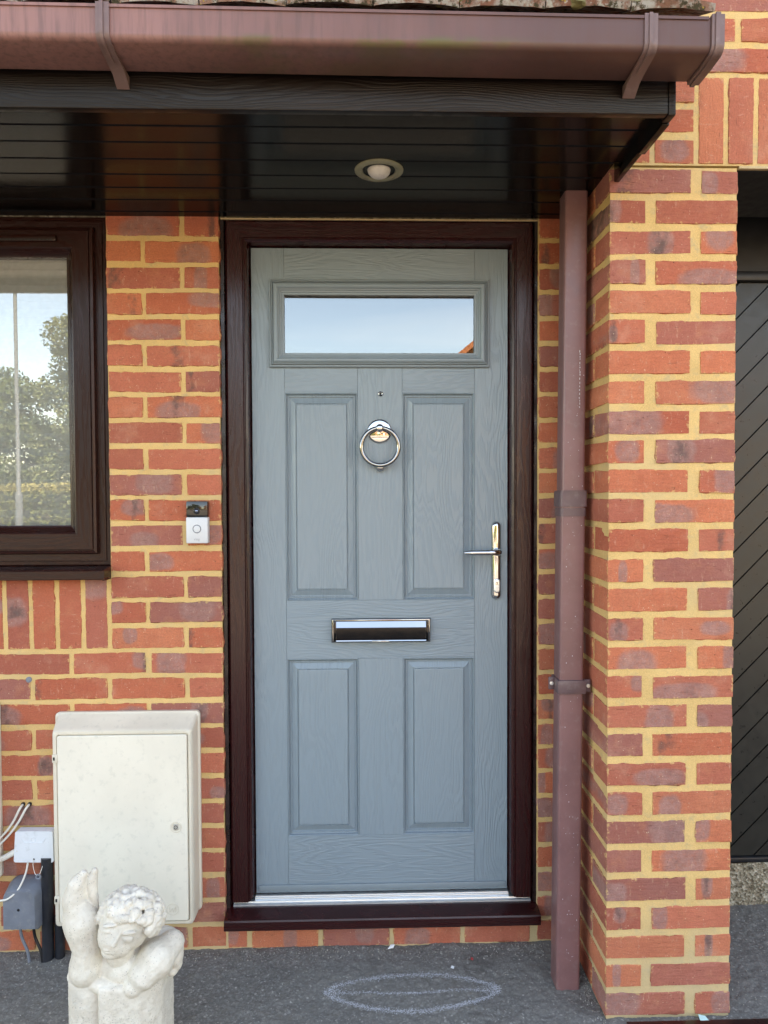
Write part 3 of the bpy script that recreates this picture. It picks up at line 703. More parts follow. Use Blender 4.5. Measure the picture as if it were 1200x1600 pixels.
# ------------------------------------------------------------------ downpipe
dp = empty('downpipe', (.555, -.17, 0), label='square brown plastic downpipe between door and garage pier', cat='downpipe')
def sqpipe(m, xc0, xc1, yc, z0, z1, w, r=.008):
    n = 5; pr = []
    for (sx, sy, a) in ((1, 1, 0), (-1, 1, 90), (-1, -1, 180), (1, -1, 270)):
        pr += arc((sx*(w/2-r), sy*(w/2-r)), r, a, a+90, n)
    N = len(pr); vs = [(xc0+x, yc+y, z0) for x, y in pr]+[(xc1+x, yc+y, z1) for x, y in pr]
    return m.add(vs, [(i, (i+1) % N, N+(i+1) % N, N+i) for i in range(N)]+[tuple(range(N-1, -1, -1)), tuple(range(N, 2*N))])
def pcx(z): return .5495+.0165*z/2.149
PYC = -.168; PW = .0655
sqpipe(MB(), pcx(-.02), pcx(1.34), PYC, -.02, 1.34, PW).build('pipe', PIPE, dp, 40)
sqpipe(MB(), pcx(1.335), pcx(2.162), PYC, 1.335, 2.162, PW-.004).build('pipe', PIPE, dp, 40)
PF2 = m_plastic('grey_brown_pipe_fitting', (.130, .078, .082), .4, .1, (.22, .16, .155), 9, .06)
m = MB(); sqpipe(m, pcx(1.32), pcx(1.36), PYC, 1.322, 1.362, PW+.008); sk = m.build('socket', PF2, dp, 40)
sqpipe(MB(), pcx(1.30), pcx(1.32), PYC, 1.296, 1.318, PW+.0035).build('socket_collar', PF2, sk, 40)
sqpipe(MB(), pcx(1.363), pcx(1.366), PYC, 1.3625, 1.3655, PW+.006).build('socket_rim', PF2, sk, 40)
bx = pcx(.835)
m = MB(); m.rbox(bx-.0385, bx+.0385, PYC-.0385, PYC+.034, .815, .853, .003); br = m.build('bracket', PF2, dp, 40)
m = MB(); m.prism([(.817, -.150+.0), (.851, -.150), (.851, -.120), (.817, -.120)], 'x', 0, .001)
m = MB(); m.rbox(bx+.037, bx+.0535, PYC-.030, PYC-.022, .818, .853, .003); m.build('lug', PF2, br, 40)
m = MB(); m.lathe([(.0055, 0), (.005, -.0025), (.001, -.003)], (bx+.046, PYC-.030, .836), 'y', 14); m.build('screw', ALU, br, 40)
m = MB(); m.rbox(bx-.0535, bx-.037, PYC+.0, PYC+.008, .818, .853, .003); m.build('lug', PF2, br, 40)
m = MB(); m.lathe([(.0055, 0), (.005, -.0025), (.001, -.003)], (bx-.046, PYC, .836), 'y', 14); m.build('screw', ALU, br, 40)
m = MB(); rr = random.Random(2); z = 1.74
while z > 1.585:                 # worn line of factory print, no longer legible
    h = rr.uniform(.002, .006); w = rr.uniform(.001, .0022); x = pcx(z)+.012+rr.uniform(-.0012, .0012); y = PYC-(PW-.004)/2-.0004
    m.add([(x, y, z), (x+w, y, z), (x+w, y, z-h), (x, y, z-h)], [(0, 1, 2, 3)]); z -= h+rr.uniform(.001, .006)
m.build('faded_print', CHALK, dp, None, False)
m = MB()
for i in range(70):
    z = rr.uniform(.05, 1.7); x = pcx(z)+rr.uniform(-.022, .026); s = rr.uniform(.0004, .0011); y = PYC-PW/2-.0003
    m.add([(x-s, y, z-s), (x+s, y, z-s*.8), (x+s*.8, y, z+s*1.5), (x-s*.7, y, z+s*1.3)], [(0, 1, 2, 3)])
ob = m.build('paint_specks', CHALK, dp, None, False); ob['kind'] = 'stuff'

# ------------------------------------------------------------------ door frame
df = empty('door_frame', (.047, .05, .08), label='dark rosewood door frame with cill around the grey front door', cat='door frame')
FR = (-.418, .512, .124, 2.172)
jp = [(.008, .09), (.008, .030), (.010, .021), (.016, .0165), (.060, .0165), (.0622, .0205), (.0645, .0205), (.067, .0175), (.0735, .0225), (.0752, .034), (.0785, .052), (.0785, .09)]
def jamb(side):
    m = mitre_side(FR, jp, side, (False, True))
    n = len(jp)
    for i in range(n):
        d = jp[i][0]; v = list(m.v[i]); v[2] = .1305+(.012 if d > .07 else .006 if d > .0665 else 0); m.v[i] = tuple(v)
    return m
for s in 'LR': jamb(s).build('jamb', ROSE_V, df, 25)
mitre_side(FR, jp, 'T').build('head', ROSE_H, df, 25)
# sealant bead between frame and brickwork
def bead(xa, xb, side):
    m = MB(); vs = []; fs = []; N = 120; rr = random.Random(5 if side > 0 else 6)
    for i in range(N+1):
        z = .10+(2.165-.10)*i/N; w = rr.uniform(-.0018, .0018)
        vs += [(xa+(w if side < 0 else 0), .030, z), (xa+(w if side < 0 else 0), .010+rr.uniform(-.001, .001), z), (xb+(w if side > 0 else 0), .010+rr.uniform(-.001, .001), z), (xb+(w if side > 0 else 0), .030, z)]
    for i in range(N):
        for k in range(3): fs.append((i*4+k, i*4+k+1, i*4+4+k+1, i*4+4+k))
    return m.add(vs, fs)
bead(-.4202, -.4098, -1).build('sealant', SEAL, df, 60); bead(.5038, .5140, 1).build('sealant', SEAL, df, 60)
m = MB(); m.box(-.418, .512, .006, .012, 2.1590, 2.1628); m.build('packing_strip', MORTG, df)
m = MB(); m.prism([(.09, .084), (.09, .1225), (.03, .1205), (-.038, .1135), (-.043, .1115), (-.0452, .107), (-.0452, .0835), (-.043, .0805), (-.02, .0803), (-.02, .084)], 'x', -.4185, .5135); m.build('cill', ROSE_H, df, 25)
m = MB(); m.prism([(.0155, .1195), (.0155, .1232), (.018, .1245), (.024, .1252), (.0248, .1285), (.09, .1288), (.09, .1195)], 'x', -.4015, .4965)
th = m.build('threshold', ALU, df)
m = MB(); m.prism([(.0300, .1289), (.0300, .1310), (.0335, .1315), (.034, .1338), (.0385, .1343), (.039, .1372), (.09, .1375), (.09, .1289)], 'x', -.3390, .4330); m.build('threshold_ridge', ALU, th)

# ------------------------------------------------------------------ front door
fd = empty('front_door', (.047, .07, .14), label='blue grey panelled front door with small top window and chrome fittings', cat='door')
YD = .048
LX0, LX1, LZ0, LZ1 = -.3370, .4310, .1415, 2.0905
SX0, SX1, MX0, MX1 = -.2395, .3315, -.0215, .1125
def slab(name, x0, x1, z0, z1, mat, parent=fd): return MB().rbox(x0, x1, YD, .09, z0, z1, .0003, 1).build(name, mat, parent)
g = .0003
slab('stile', LX0, SX0-g, LZ0, LZ1, DOORP_V); slab('stile', SX1+g, LX1, LZ0, LZ1, DOORP_V)
slab('rail', SX0+g, SX1-g, 1.9900, LZ1, DOORP_H)
slab('rail', SX0+g, MX0-g, 1.661, 1.7420, DOORP_H); slab('rail', MX1+g, SX1-g, 1.661, 1.7420, DOORP_H)
slab('rail', SX0+g, SX1-g, .8590, 1.0360, DOORP_H); slab('rail', SX0+g, SX1-g, LZ0, .3145, DOORP_H)
slab('mullion', MX0+g, MX1-g, 1.0365, 1.7420, DOORP_V); slab('mullion', MX0+g, MX1-g, .3150, .8585, DOORP_V)
pp = [(0, .0484), (.0015, .0476), (.0032, .0490), (.0045, .0565), (.0075, .0580), (.0085, .0548), (.0108, .0548), (.0118, .0592), (.0140, .0594), (.0310, .0512), (.0320, .0538), (.0332, .0538), (.0344, .0505), (.0365, .0500)]
for (x0, x1) in ((SX0, MX0), (MX1, SX1)):
    for (z0, z1) in ((1.0363, 1.6607), (.3148, .8587)):
        m = loops_mesh((x0+g, x1-g, z0, z1), pp); n = len(m.v); p = m.build('panel', DOORP_V, fd, None)
        d = .0365; q = MB().add([(x0+g+d, .0500, z0+d), (x1-g-d, .0500, z0+d), (x1-g-d, .0500, z1-d), (x0+g+d, .0500, z1-d)], [(0, 1, 2, 3)])
        q.build('raised_field', DOORP_V, p)
MB().rbox(LX0+.008, LX1-.006, .0415, .0478, .150, .1665, .0022).build('weather_bar', DOORP, fd, 40)
MB().box(LX0, LX1, .0905, .10, LZ0, LZ1).build('inner_skin', BLACK, fd)
cr = (-.2835, .3745, 1.7365, 1.9965)
cp = [(0, .0478), (0, .0390), (.0025, .0365), (.0048, .0365), (.0056, .0400), (.0072, .0400), (.0080, .0335), (.0105, .0315), (.0118, .0370), (.0136, .0370), (.0148, .0310), (.0185, .0290), (.0225, .0290), (.0265, .0315), (.0280, .0370), (.0312, .0380), (.0322, .0430), (.0365, .0440), (.0378, .0468), (.0436, .0472), (.0441, .0600), (.0450, .0600)]
gl = loops_mesh(cr, cp).build('glazing_frame', DOORP, fd, None)
MB().box(cr[0]+.044, cr[1]-.044, .0575, .0615, cr[2]+.044, cr[3]-.044).build('pane', GLASSD, gl)
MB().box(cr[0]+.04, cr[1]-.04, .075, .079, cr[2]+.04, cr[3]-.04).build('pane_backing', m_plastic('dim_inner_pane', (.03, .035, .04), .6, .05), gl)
# knocker
def ysphere(c, r, sc3=(1, 1, 1), n=2):
    b = bmesh.new(); bmesh.ops.create_uvsphere(b, u_segments=20, v_segments=12, radius=r); 
    return MB().bm(b, Matrix.Translation(c) @ Matrix.Diagonal((*sc3, 1)))
def torus(c, Rm, rm, n=56, k=12):
    m = MB(); vs = []; fs = []
    for i in range(n):
        a = 2*math.pi*i/n
        for j in range(k):
            b = 2*math.pi*j/k; rr_ = Rm+rm*math.cos(b); vs.append((c[0]+rr_*math.cos(a), c[1]+rm*math.sin(b), c[2]+rr_*math.sin(a)))
    for i in range(n):
        for j in range(k): fs.append((i*k+j, ((i+1) % n)*k+j, ((i+1) % n)*k+(j+1) % k, i*k+(j+1) % k))
    return m.add(vs, fs)
kx = .0440; kn = MB().lathe([(.0355, .0478), (.0355, .0445), (.0335, .0428), (.030, .0420), (.012, .0405), (.001, .0400)], (kx, 0, 1.5460), 'y', 44).build('knocker', CHROME, fd, 35)
torus((kx+.001, .0225, 1.4985), .0555, .0066).build('ring', DCH, kn, 60)  # dark porch reflection painted in by a darker chrome
m = MB(); m.lathe([(.010, .0405), (.0095, .030), (.0125, .0225), (.0110, .0150), (.006, .0118), (.001, .0112)], (kx, 0, 1.5535), 'y', 24); m.build('boss', CHROME, kn, 60)
m = MB(); m.lathe([(.0140, .0478), (.0140, .040), (.0125, .034), (.008, .0300), (.001, .0290)], (kx+.001, 0, 1.4385), 'y', 24); m.build('striker', CHROME, kn, 60)
sp = MB().lathe([(.0070, .0478), (.0074, .0450), (.0058, .0440), (.0040, .0450), (.0038, .0475), (.0003, .0475)], (.0475, 0, 1.6580), 'y', 24).build('spyhole', CHROME, fd, 40)
MB().lathe([(.0036, .0468), (.0028, .0456), (.0003, .0452)], (.0475, 0, 1.6580), 'y', 16).build('lens', BLACK, sp, 60)
# handle
def pill(cx, cz, w, h, prof, n=14):
    m = MB(); vs = []; fs = []; N = 2*(n+1)
    for (ins, y) in prof:
        r = w/2-ins; c = h/2-w/2
        for k in range(n+1): a = math.pi*k/n; vs.append((cx+r*math.cos(a), y, cz+c+r*math.sin(a)))
        for k in range(n+1): a = math.pi+math.pi*k/n; vs.append((cx+r*math.cos(a), y, cz-c+r*math.sin(a)))
    for i in range(len(prof)-1):
        for k in range(N): fs.append((i*N+k, i*N+(k+1) % N, (i+1)*N+(k+1) % N, (i+1)*N+k))
    fs.append(tuple((len(prof)-1)*N+k for k in range(N)))
    return m.add(vs, fs)
hx, hz = .3965, 1.1545
hd = pill(hx, hz, .0290, .2370, [(0, .0478), (0, .0440), (.001, .0415), (.003, .0385), (.0055, .0362), (.0085, .0348), (.012, .0342)]).build('handle', CHROME, fd, 50)
m = MB(); m.lathe([(.0125, .0350), (.0125, .0240), (.011, .016), (.009, .010)], (hx, 0, 1.182), 'y', 24); m.build('boss', CHROME, hd, 40)
m = MB(); m.tube(curve_pts([(hx+.004, .017, 1.182), (hx-.003, .009, 1.182), (hx-.018, .004, 1.182), (hx-.05, .003, 1.1818), (hx-.103, .005, 1.1812), (hx-.106, .006, 1.1812)], 8), [.0088]*33+[.0082]*4+[.0078, .0074, .0066, .004], 16) if False else m.tube(curve_pts([(hx+.004, .017, 1.182), (hx-.003, .009, 1.182), (hx-.018, .004, 1.182), (hx-.05, .003, 1.1818), (hx-.103, .005, 1.1812)], 8), [.0088]*10+[.0082]*20+[.0072, .0058, .0035], 16)
m.build('lever', CHROME, hd, 60)
es = pill(hx, 1.0790, .0190, .0440, [(0, .0345), (0, .0312), (.0015, .0296), (.004, .0290)]).build('escutcheon', ALU, hd, 40)
MB().lathe([(.0062, .0290), (.006, .0272), (.0005, .0270)], (hx, 0, 1.0868), 'y', 20).build('lock_cylinder', CHROME, hd, 40)
MB().box(hx-.0008, hx+.0008, .0262, .0272, 1.0835, 1.0900).build('key_slot', BLACK, hd)
# letter plate
lx0, lx1, lz0, lz1 = -.1040, .1960, .9085, .9815
lp = loops_mesh((lx0, lx1, lz0, lz1), [(0, .0479), (0, .0420), (.0012, .0395), (.0035, .0382), (.0060, .0382), (.0072, .0400), (.0072, .0440)]).build('letter_plate', DCH, fd, 35)
m = MB(); m.prism([(.0440, .9745), (.0385, .9745), (.0362, .9732), (.0290, .9570), (.0277, .9545), (.0278, .9480), (.0290, .9310), (.0292, .9225), (.0225, .9192), (.0215, .9165), (.0270, .9150), (.0440, .9150)], 'x', lx0+.0150, lx1-.0150); fl = m.build('flap', CHROME, lp, None)
m = MB(); m.prism([(.0440, .9560), (.0282, .9560), (.0270, .9540), (.0282, .9215), (.0440, .9215)], 'x', lx0+.0152, lx1-.0152); m.build('flap_face', DARK_REFL, lp, None)  # near-black colour paints in the reflection of a dark figure
for (a, b) in ((lx0+.0065, lx0+.0145), (lx1-.0145, lx1-.0065)): MB().rbox(a, b, .0245, .0440, .9140, .9765, .003).build('cheek', DARK_REFL, lp, 40)
m = MB(); m.rbox(.0180, .0700, .0195, .0250, .9140, .9185, .0015); m.build('finger_lip', CHROME, lp, 40)

# ------------------------------------------------------------------ window
wd = empty('window', (-1.35, .05, 1.15), label='dark brown framed window on the left reflecting trees and a lamp post', cat='window')
WR = (-1.95, -.7500, 1.1480, 2.1720)
wp = [(.000, .09), (.000, .0275), (.004, .0235), (.0125, .0235), (.0135, .0265), (.0155, .0265), (.0165, .0235), (.0370, .0235), (.0385, .032), (.0385, .09)]
SR = (WR[0]+.036, WR[1]-.036, WR[2]+.036, WR[3]-.036)
sp_ = [(.000, .05), (.000, .0150), (.003, .0085), (.0095, .0065), (.0110, .0105), (.0130, .0105), (.0145, .0070), (.0600, .0055), (.0640, .0080), (.0665, .0120), (.0760, .0220), (.0800, .0245), (.0840, .0260), (.0840, .05)]
wf = empty('frame', (0, 0, 0)); 
bpy.data.objects.remove(wf)
for s in 'LRTB':
    mt = BROWN_V if s in 'LR' else BROWN_H
    mitre_side(WR, wp, s).build('frame_member', mt, wd, 25); mitre_side(SR, sp_, s).build('sash_member', mt, wd, 25)
MB().box(SR[0]+.08, SR[1]-.08, .029, .033, SR[2]+.08, SR[3]-.08).build('pane', GLASS, wd)
tv_ = MB().rbox(-1.62, -.888, -.0035, .0060, 2.0905, 2.1085, .003).build('trickle_vent', BROWN_H, wd, 40)
m = MB(); x = -1.60
while x < -.905: m.box(x, x+.0085, -.0042, -.0034, 2.0925, 2.0965); x += .0105
m.build('vent_slots', BLACK, tv_)
m = MB(); m.prism([(.04, 1.1485), (-.030, 1.1470), (-.048, 1.1440), (-.0515, 1.1400), (-.0515, 1.1175), (-.0490, 1.1150), (-.030, 1.1150), (-.030, 1.119), (.04, 1.119)], 'x', -2.05, -.7525); sl_ = m.build('sill', BROWN_H, wd, 25)
m = MB(); m.prism([(.0, 1.1500), (-.030, 1.1488), (-.0495, 1.1455), (-.0535, 1.1410), (-.0535, 1.1160), (-.0500, 1.1130), (.0, 1.1130)], 'x', -.7525, -.7455); m.build('sill_end_cap', BROWN_H, sl_, 25)
bl = empty('window_blind', (-1.35, .09, 1.2), label='cream pleated blind hanging behind the window glass', cat='blind')
m = MB(); N = 40; vs = []; fs = []
for i in range(N+1):
    z = 2.115-(2.115-1.20)*i/N; y = .052+(.0045 if i % 2 else 0); vs += [(-1.93, y, z), (-.77, y, z), (-.77, y+.002, z), (-1.93, y+.002, z)]
for i in range(N):
    for k in range(4): fs.append((i*4+k, i*4+(k+1) % 4, i*4+4+(k+1) % 4, i*4+4+k))
m.add(vs, fs).build('pleated_fabric', BLIND, bl)
MB().rbox(-1.93, -.77, .051, .085, 2.116, 2.145, .003).build('head_rail', BLIND, bl, 40)

# ------------------------------------------------------------------ doorbell
db = empty('doorbell', (-.4875, -.015, 1.216), label='silver and black video doorbell on the brick pier', cat='doorbell')
MB().rbox(-.5190, -.4560, -.0290, -.0015, 1.2165, 1.2925, .0035).build('body', SILVER, db, 40)
MB().rbox(-.5186, -.4564, -.0275, -.0015, 1.2930, 1.3390, .0035).build('camera_head', m_plastic('gloss_black_plastic', (.012, .012, .012), .08, .1, bump=.01, spec=.7), db, 40)
ch = bpy.data.materials['gloss_black_plastic']
cv = MB().lathe([(.0095, -.0275), (.0092, -.0300), (.0070, -.0310), (.0062, -.0296), (.0005, -.0290)], (-.4875, 0, 1.3105), 'y', 28).build('camera_lens', BLACK, db, 40)
MB().lathe([(.0050, -.0292), (.0042, -.0312), (.0022, -.0322), (.0003, -.0325)], (-.4875, 0, 1.3105), 'y', 20).build('lens_glass', m_metal('coated_lens', (.20, .24, .34), .05), cv, 60)
bt = MB().lathe([(.0098, -.0285), (.0098, -.0300), (.0085, -.0304), (.0003, -.0304)], (-.4875, 0, 1.2585), 'y', 32).build('button', SILVER, db, 40)
torus((-.4875, -.0292, 1.2585), .0112, .0012, 40, 8).build('button_ring', m_plastic('grey_ring', (.20, .22, .25), .3, .1), bt, 60)
def text_mesh(txt, size, mat, parent, name, c, extr=.0002):
    cu = bpy.data.curves.new(name, 'FONT'); cu.body = txt; cu.size = size; cu.align_x = 'CENTER'; cu.align_y = 'CENTER'; cu.extrude = extr
    o = bpy.data.objects.new(name, cu); col.objects.link(o); bpy.context.view_layer.update()
    me = bpy.data.meshes.new_from_object(o.evaluated_get(bpy.context.evaluated_depsgraph_get())); bpy.data.objects.remove(o)
    return link(name, me, mat, parent, c, (R(90), 0, 0))
text_mesh('ring', .0105, m_plastic('pale_grey_print', (.36, .37, .39), .5, .05), db, 'lettering', (-.4875, -.0292, 1.2285))

# ------------------------------------------------------------------ meter cabinets
def cabinet(name, x0, x1, z0, z1, label, full=True):
    e = empty(name, ((x0+x1)/2, -.04, z0), label=label, cat='meter box')
    m = MB()                      # tapered case with a deeper hood
    def ring(xa, xb, za, zb, y, r=.012, n=4):
        q = []
        for (cx, cz, a) in ((xb-r, zb-r, 0), (xa+r, zb-r, 90), (xa+r, za+r, 180), (xb-r, za+r, 270)):
            q += [(cx+r*math.cos(R(a+90*i/n)), y, cz+r*math.sin(R(a+90*i/n))) for i in range(n+1)]
        return q
    rs = [ring(x0-.020, x1+.008, z0+.000, z1+.032, -.001), ring(x0-.020, x1+.008, z0+.000, z1+.032, -.012), ring(x0-.014, x1+.003, z0+.002, z1+.026, -.016), ring(x0-.002, x1+.002, z0, z1+.004, -.072),
          ring(x0, x1, z0, z1, -.078, .010), ring(x0+.003, x1-.003, z0+.003, z1-.003, -.081, .009), ring(x0+.011, x1-.009, z0+.010, z1-.010, -.081, .007), ring(x0+.013, x1-.011, z0+.012, z1-.012, -.074, .006)]
    N = len(rs[0]); vs = [p for r_ in rs for p in r_]; fs = []
    for i in range(len(rs)-1):
        for k in range(N): fs.append((i*N+k, i*N+(k+1) % N, (i+1)*N+(k+1) % N, (i+1)*N+k))
    fs.append(tuple((len(rs)-1)*N+k for k in range(N)))
    m.add(vs, fs).build('case', CREAM, e, 40)
    rs = [ring(x0+.0145, x1-.0125, z0+.0135, z1-.0135, -.0735, .006), ring(x0+.0145, x1-.0125, z0+.0135, z1-.0135, -.0835, .006), ring(x0+.0165, x1-.0145, z0+.0155, z1-.0155, -.0855, .005)]
    vs = [p for r_ in rs for p in r_]; fs = []
    for i in range(2):
        for k in range(N): fs.append((i*N+k, i*N+(k+1) % N, (i+1)*N+(k+1) % N, (i+1)*N+k))
    fs.append(tuple(2*N+k for k in range(N)))
    d = MB().add(vs, fs).build('door', CREAMD, e, 40)
    lkx, lkz = x1-.045, z0+(z1-z0)*.507
    if full:
        MB().lathe([(.0165, -.0855), (.0165, -.0868), (.0145, -.0876), (.0130, -.0868), (.0105, -.0868), (.0100, -.0856)], (lkx, 0, lkz), 'y', 32, False).build('lock_surround', CREAM, d, 40)
        MB().rbox(lkx-.0065, lkx+.0065, -.0890, -.0850, lkz-.0085, lkz+.0080, .002).build('lock', m_plastic('lock_metal', (.42, .39, .34), .4, .1), d, 40)
        torus((lkx, -.0892, lkz), .0048, .0009, 24, 6).build('lock_ring', BLACK, d, 60)
        em = torus((x1-.057, -.0856, z0+.047), .0165, .0009, 40, 6).build('emblem', CREAM, d, 60)
        ex, ez = x1-.057, z0+.047; mm_ = MB()
        for a, b in (((-.0085, .008), (-.0085, -.008)), ((-.0085, -.008), (-.0005, .003)), ((-.0005, .003), (.0015, -.008)), ((.0015, -.008), (.0085, .008)), ((.0085, .008), (.0085, -.008))):
            mm_.tube([(ex+a[0], -.0856, ez+a[1]), (ex+b[0], -.0856, ez+b[1])], .0009, 6)
        mm_.build('emblem_letter', CREAM, em)
        for hz_ in (z0+.080, z1-.077):
            h = MB().rbox(x0+.001, x0+.0165, -.0875, -.0800, hz_-.0115, hz_+.0115, .002).build('hinge', CREAM, e, 40)
            MB().box(x0+.0045, x0+.0095, -.0882, -.0874, hz_-.0045, hz_+.0045).build('hinge_slot', BLACK, h)
    return e
cabinet('meter_cabinet', -.8885, -.4975, .128, .691, 'cream electricity meter cabinet on the wall behind the cherub statue')
cabinet('meter_cabinet', -1.49, -1.0800, .235, .722, 'second cream meter cabinet cut off by the left edge of the picture', False)

# ------------------------------------------------------------------ telephone boxes and cables
wb = empty('junction_box', (-.965, -.03, .30), label='small pale white junction box left of the cream cabinet', cat='junction box')
m = MB(); m.prism([(-1.0235, .2980), (-1.0195, .2940), (-.9135, .2915), (-.9095, .2950), (-.9110, .3790), (-.9150, .3835), (-1.0140, .3850), (-1.0180, .3810)], 'y', -.038, -.012); m.build('cover', WHITE, wb, 20)
m = MB(); m.rbox(-1.010, -.918, -.012, -.001, .300, .378, .002); m.build('back_plate', WHITE, wb, 30)
m = MB(); m.tube([(-1.0, -.0385, .362), (-.992, -.0385, .352), (-.940, -.0385, .350), (-.931, -.0385, .364)], .0009, 6); m.build('moulded_line', WHITE, wb)
torus((-.966, -.0383, .360), .0062, .0008, 24, 6).build('moulded_ring', WHITE, wb, 60)
MB().lathe([(.0028, -.0381), (.0003, -.0388)], (-.9655, 0, .3025), 'y', 10).build('drain_hole', BLACK, wb)
gb = empty('telephone_box', (-.990, -.03, .11), label='grey rounded telephone box low on the wall beside the conduit', cat='telephone box')
def arch(x0, x1, z0, z1, r, n=10):
    return [(x0, z0), (x1, z0)]+[(x1-r+r*math.cos(R(90*i/n)), z1-r+r*math.sin(R(90*i/n))) for i in range(n+1)]+[(x0+r+r*math.cos(R(90+90*i/n)), z1-r+r*math.sin(R(90+90*i/n))) for i in range(n+1)]
A = [(arch(-1.0500, -.9310, .112, .2380, .032), -.001), (arch(-1.0500, -.9310, .112, .2380, .032), -.022), (arch(-1.0480, -.9330, .112, .2360, .030), -.026), (arch(-1.0440, -.9500, .112, .2260, .024), -.060), (arch(-1.0420, -.9530, .114, .2220, .021), -.066)]
vs = [(p[0], y, p[1]) for (q, y) in A for p in q]; N = len(A[0][0]); fs = []
for i in range(len(A)-1):
    for k in range(N): fs.append((i*N+k, i*N+(k+1) % N, (i+1)*N+(k+1) % N, (i+1)*N+k))
fs.append(tuple((len(A)-1)*N+k for k in range(N))); MB().add(vs, fs).build('cover', GREYP, gb, 35)
MB().lathe([(.004, -.0655), (.0035, -.0672), (.0003, -.0675)], (-.999, 0, .170), 'y', 14).build('screw', BLACK, gb, 40)
for k in range(5): MB().rbox(-1.030+.017*k, -1.018+.017*k, -.050, -.012, .102, .1125, .002).build('gland', GREYP, gb, 40)
cd = MB(); cd.tube([(-.9335, -.030, -.02), (-.9325, -.030, .15), (-.9310, -.031, .3050)], .0165, 20); tag(cd.build('conduit', m_plastic('dark_conduit_plastic', (.016, .018, .024), .38, .2, (.05, .05, .055)), None, 40), 'black vertical conduit pipe below the white junction box', 'conduit')
cd = MB(); cd.tube([(-.9020, -.022, -.02), (-.9020, -.022, .127)], .0140, 20); tag(cd.build('conduit', bpy.data.materials['dark_conduit_plastic'], None, 40), 'short black conduit stub under the cream cabinet corner', 'conduit')
cd = MB(); cd.tube(curve_pts([(-1.20, -.02, .255), (-1.10, -.022, .285), (-1.055, -.026, .303), (-1.012, -.03, .328)], 6), .0085, 14); tag(cd.build('cable_conduit', CABLE, None, 40), 'thick white conduit entering the white junction box from the left', 'conduit')
for i, (hx_, pts) in enumerate(((0, [(-1.012, .006, .448), (-1.016, -.012, .440), (-1.032, -.020, .405), (-1.058, -.024, .370), (-1.10, -.02, .335), (-1.18, -.016, .30)]), (1, [(-.993, .006, .448), (-.998, -.012, .440), (-1.018, -.020, .402), (-1.050, -.026, .360), (-1.10, -.024, .318), (-1.18, -.02, .28)]))):
    tag(MB().tube(curve_pts(pts, 8), .0034, 10).build('cable', CABLE, None, 60), ('thin white cable leaving the left hole in the mortar', 'thin white cable leaving the right hole in the mortar')[i], 'cable', 'cables from the wall holes')
    MB().lathe([(.0058, .0), (.0058, .004), (.0003, .004)], (pts[0][0], -.0016, .448), 'y', 14).build('cable_hole', BLACK, house)
tag(MB().tube(curve_pts([(-.985, -.030, .297), (-.989, -.040, .262), (-1.002, -.058, .226), (-1.025, -.070, .206), (-1.052, -.072, .202), (-1.075, -.06, .200)], 8), .0028, 10).build('cable', CABLE, None, 60), 'white cable curving across the front of the grey telephone box', 'cable')
gr = empty('hanging_grommet', (-.950, -.05, .26), label='small grey rubber plug hanging on a thin loop under the junction box', cat='plug')
torus((-.9470, -.0520, .2580), .0060, .0028, 24, 10).build('rubber_plug', GREYP, gr, 60)
MB().tube(curve_pts([(-.9660, -.0395, .3015), (-.9665, -.042, .286), (-.958, -.050, .268), (-.951, -.052, .2625)], 8), .0009, 6).build('string', CABLE, gr)
MB().tube(curve_pts([(-.938, -.040, .292), (-.939, -.050, .278), (-.944, -.052, .2645)], 8), .0009, 6).build('string', CABLE, gr)
for i, x in enumerate((-1.010, -.972)):
    pts = [(x, -.035, .106), (x+.004, -.034, .07), (x+.022, -.038, .03), (x+.028, -.04, -.01)]
    tag(MB().tube(curve_pts(pts, 8), .0042, 10).build('cable', (GREYP, BLACK)[i], None, 60), ('short grey cable tail under the telephone box', 'short black cable tail under the telephone box')[i], 'cable')
tag(MB().lathe([(.0085, .004), (.0085, -.0006), (.0066, -.0012), (.0003, -.0008)], (-.9890, 0, .8170), 'y', 16).build('wall_plug', GREYP, None, 40), 'small grey plug in the mortar below the soldier bricks', 'plug')

# ------------------------------------------------------------------ cherub statue
K = .000283; SY = -.42
G = [0, 0]
def S(u, v, d): return Vector((-.587+(u+G[0]-570)*K, SY-d*K, .1015+(1418-v-G[1])*K))
sm_ = MB()
def ell(u, v, d, ru, rv, rd, tilt=0, sub=3):
    b = bmesh.new(); bmesh.ops.create_icosphere(b, subdivisions=sub, radius=1)
    sm_.bm(b, Matrix.Translation(S(u, v, d)) @ Matrix.Rotation(R(tilt), 4, 'Y') @ Matrix.Diagonal((ru*K, rd*K, rv*K, 1)))
def chain(ps, n=18):
    P = []; 
    for i in range(len(ps)-1):
        for t in range(8):
            f = t/8; f2 = f*f*(3-2*f); P.append([ps[i][j]+(ps[i+1][j]-ps[i][j])*(f2 if j == 3 else f) for j in range(4)])
    P.append(ps[-1])
    sm_.tube([S(*p[:3]) for p in P], [p[3]*K for p in P], n)
    for p in (ps[0], ps[-1]): ell(p[0], p[1], p[2], p[3], p[3], p[3])
def block(poly, v0, v1, bev):
    b = bmesh.new(); lo = [b.verts.new(S(u, v1, d)) for u, d in poly]; hi = [b.verts.new(S(u, v0, d)) for u, d in poly]; n = len(poly)
    b.faces.new(lo); b.faces.new(hi)
    for i in range(n): b.faces.new((lo[i], lo[(i+1) % n], hi[(i+1) % n], hi[i]))
    bmesh.ops.recalc_face_normals(b, faces=b.faces[:]); bmesh.ops.bevel(b, geom=b.edges[:], offset=bev*K, segments=4, profile=.5, affect='EDGES'); sm_.bm(b)
block([(182, -260), (182, 120), (235, 205), (320, 235), (430, 228), (500, 190), (500, -260)], 930, 1790, 34)
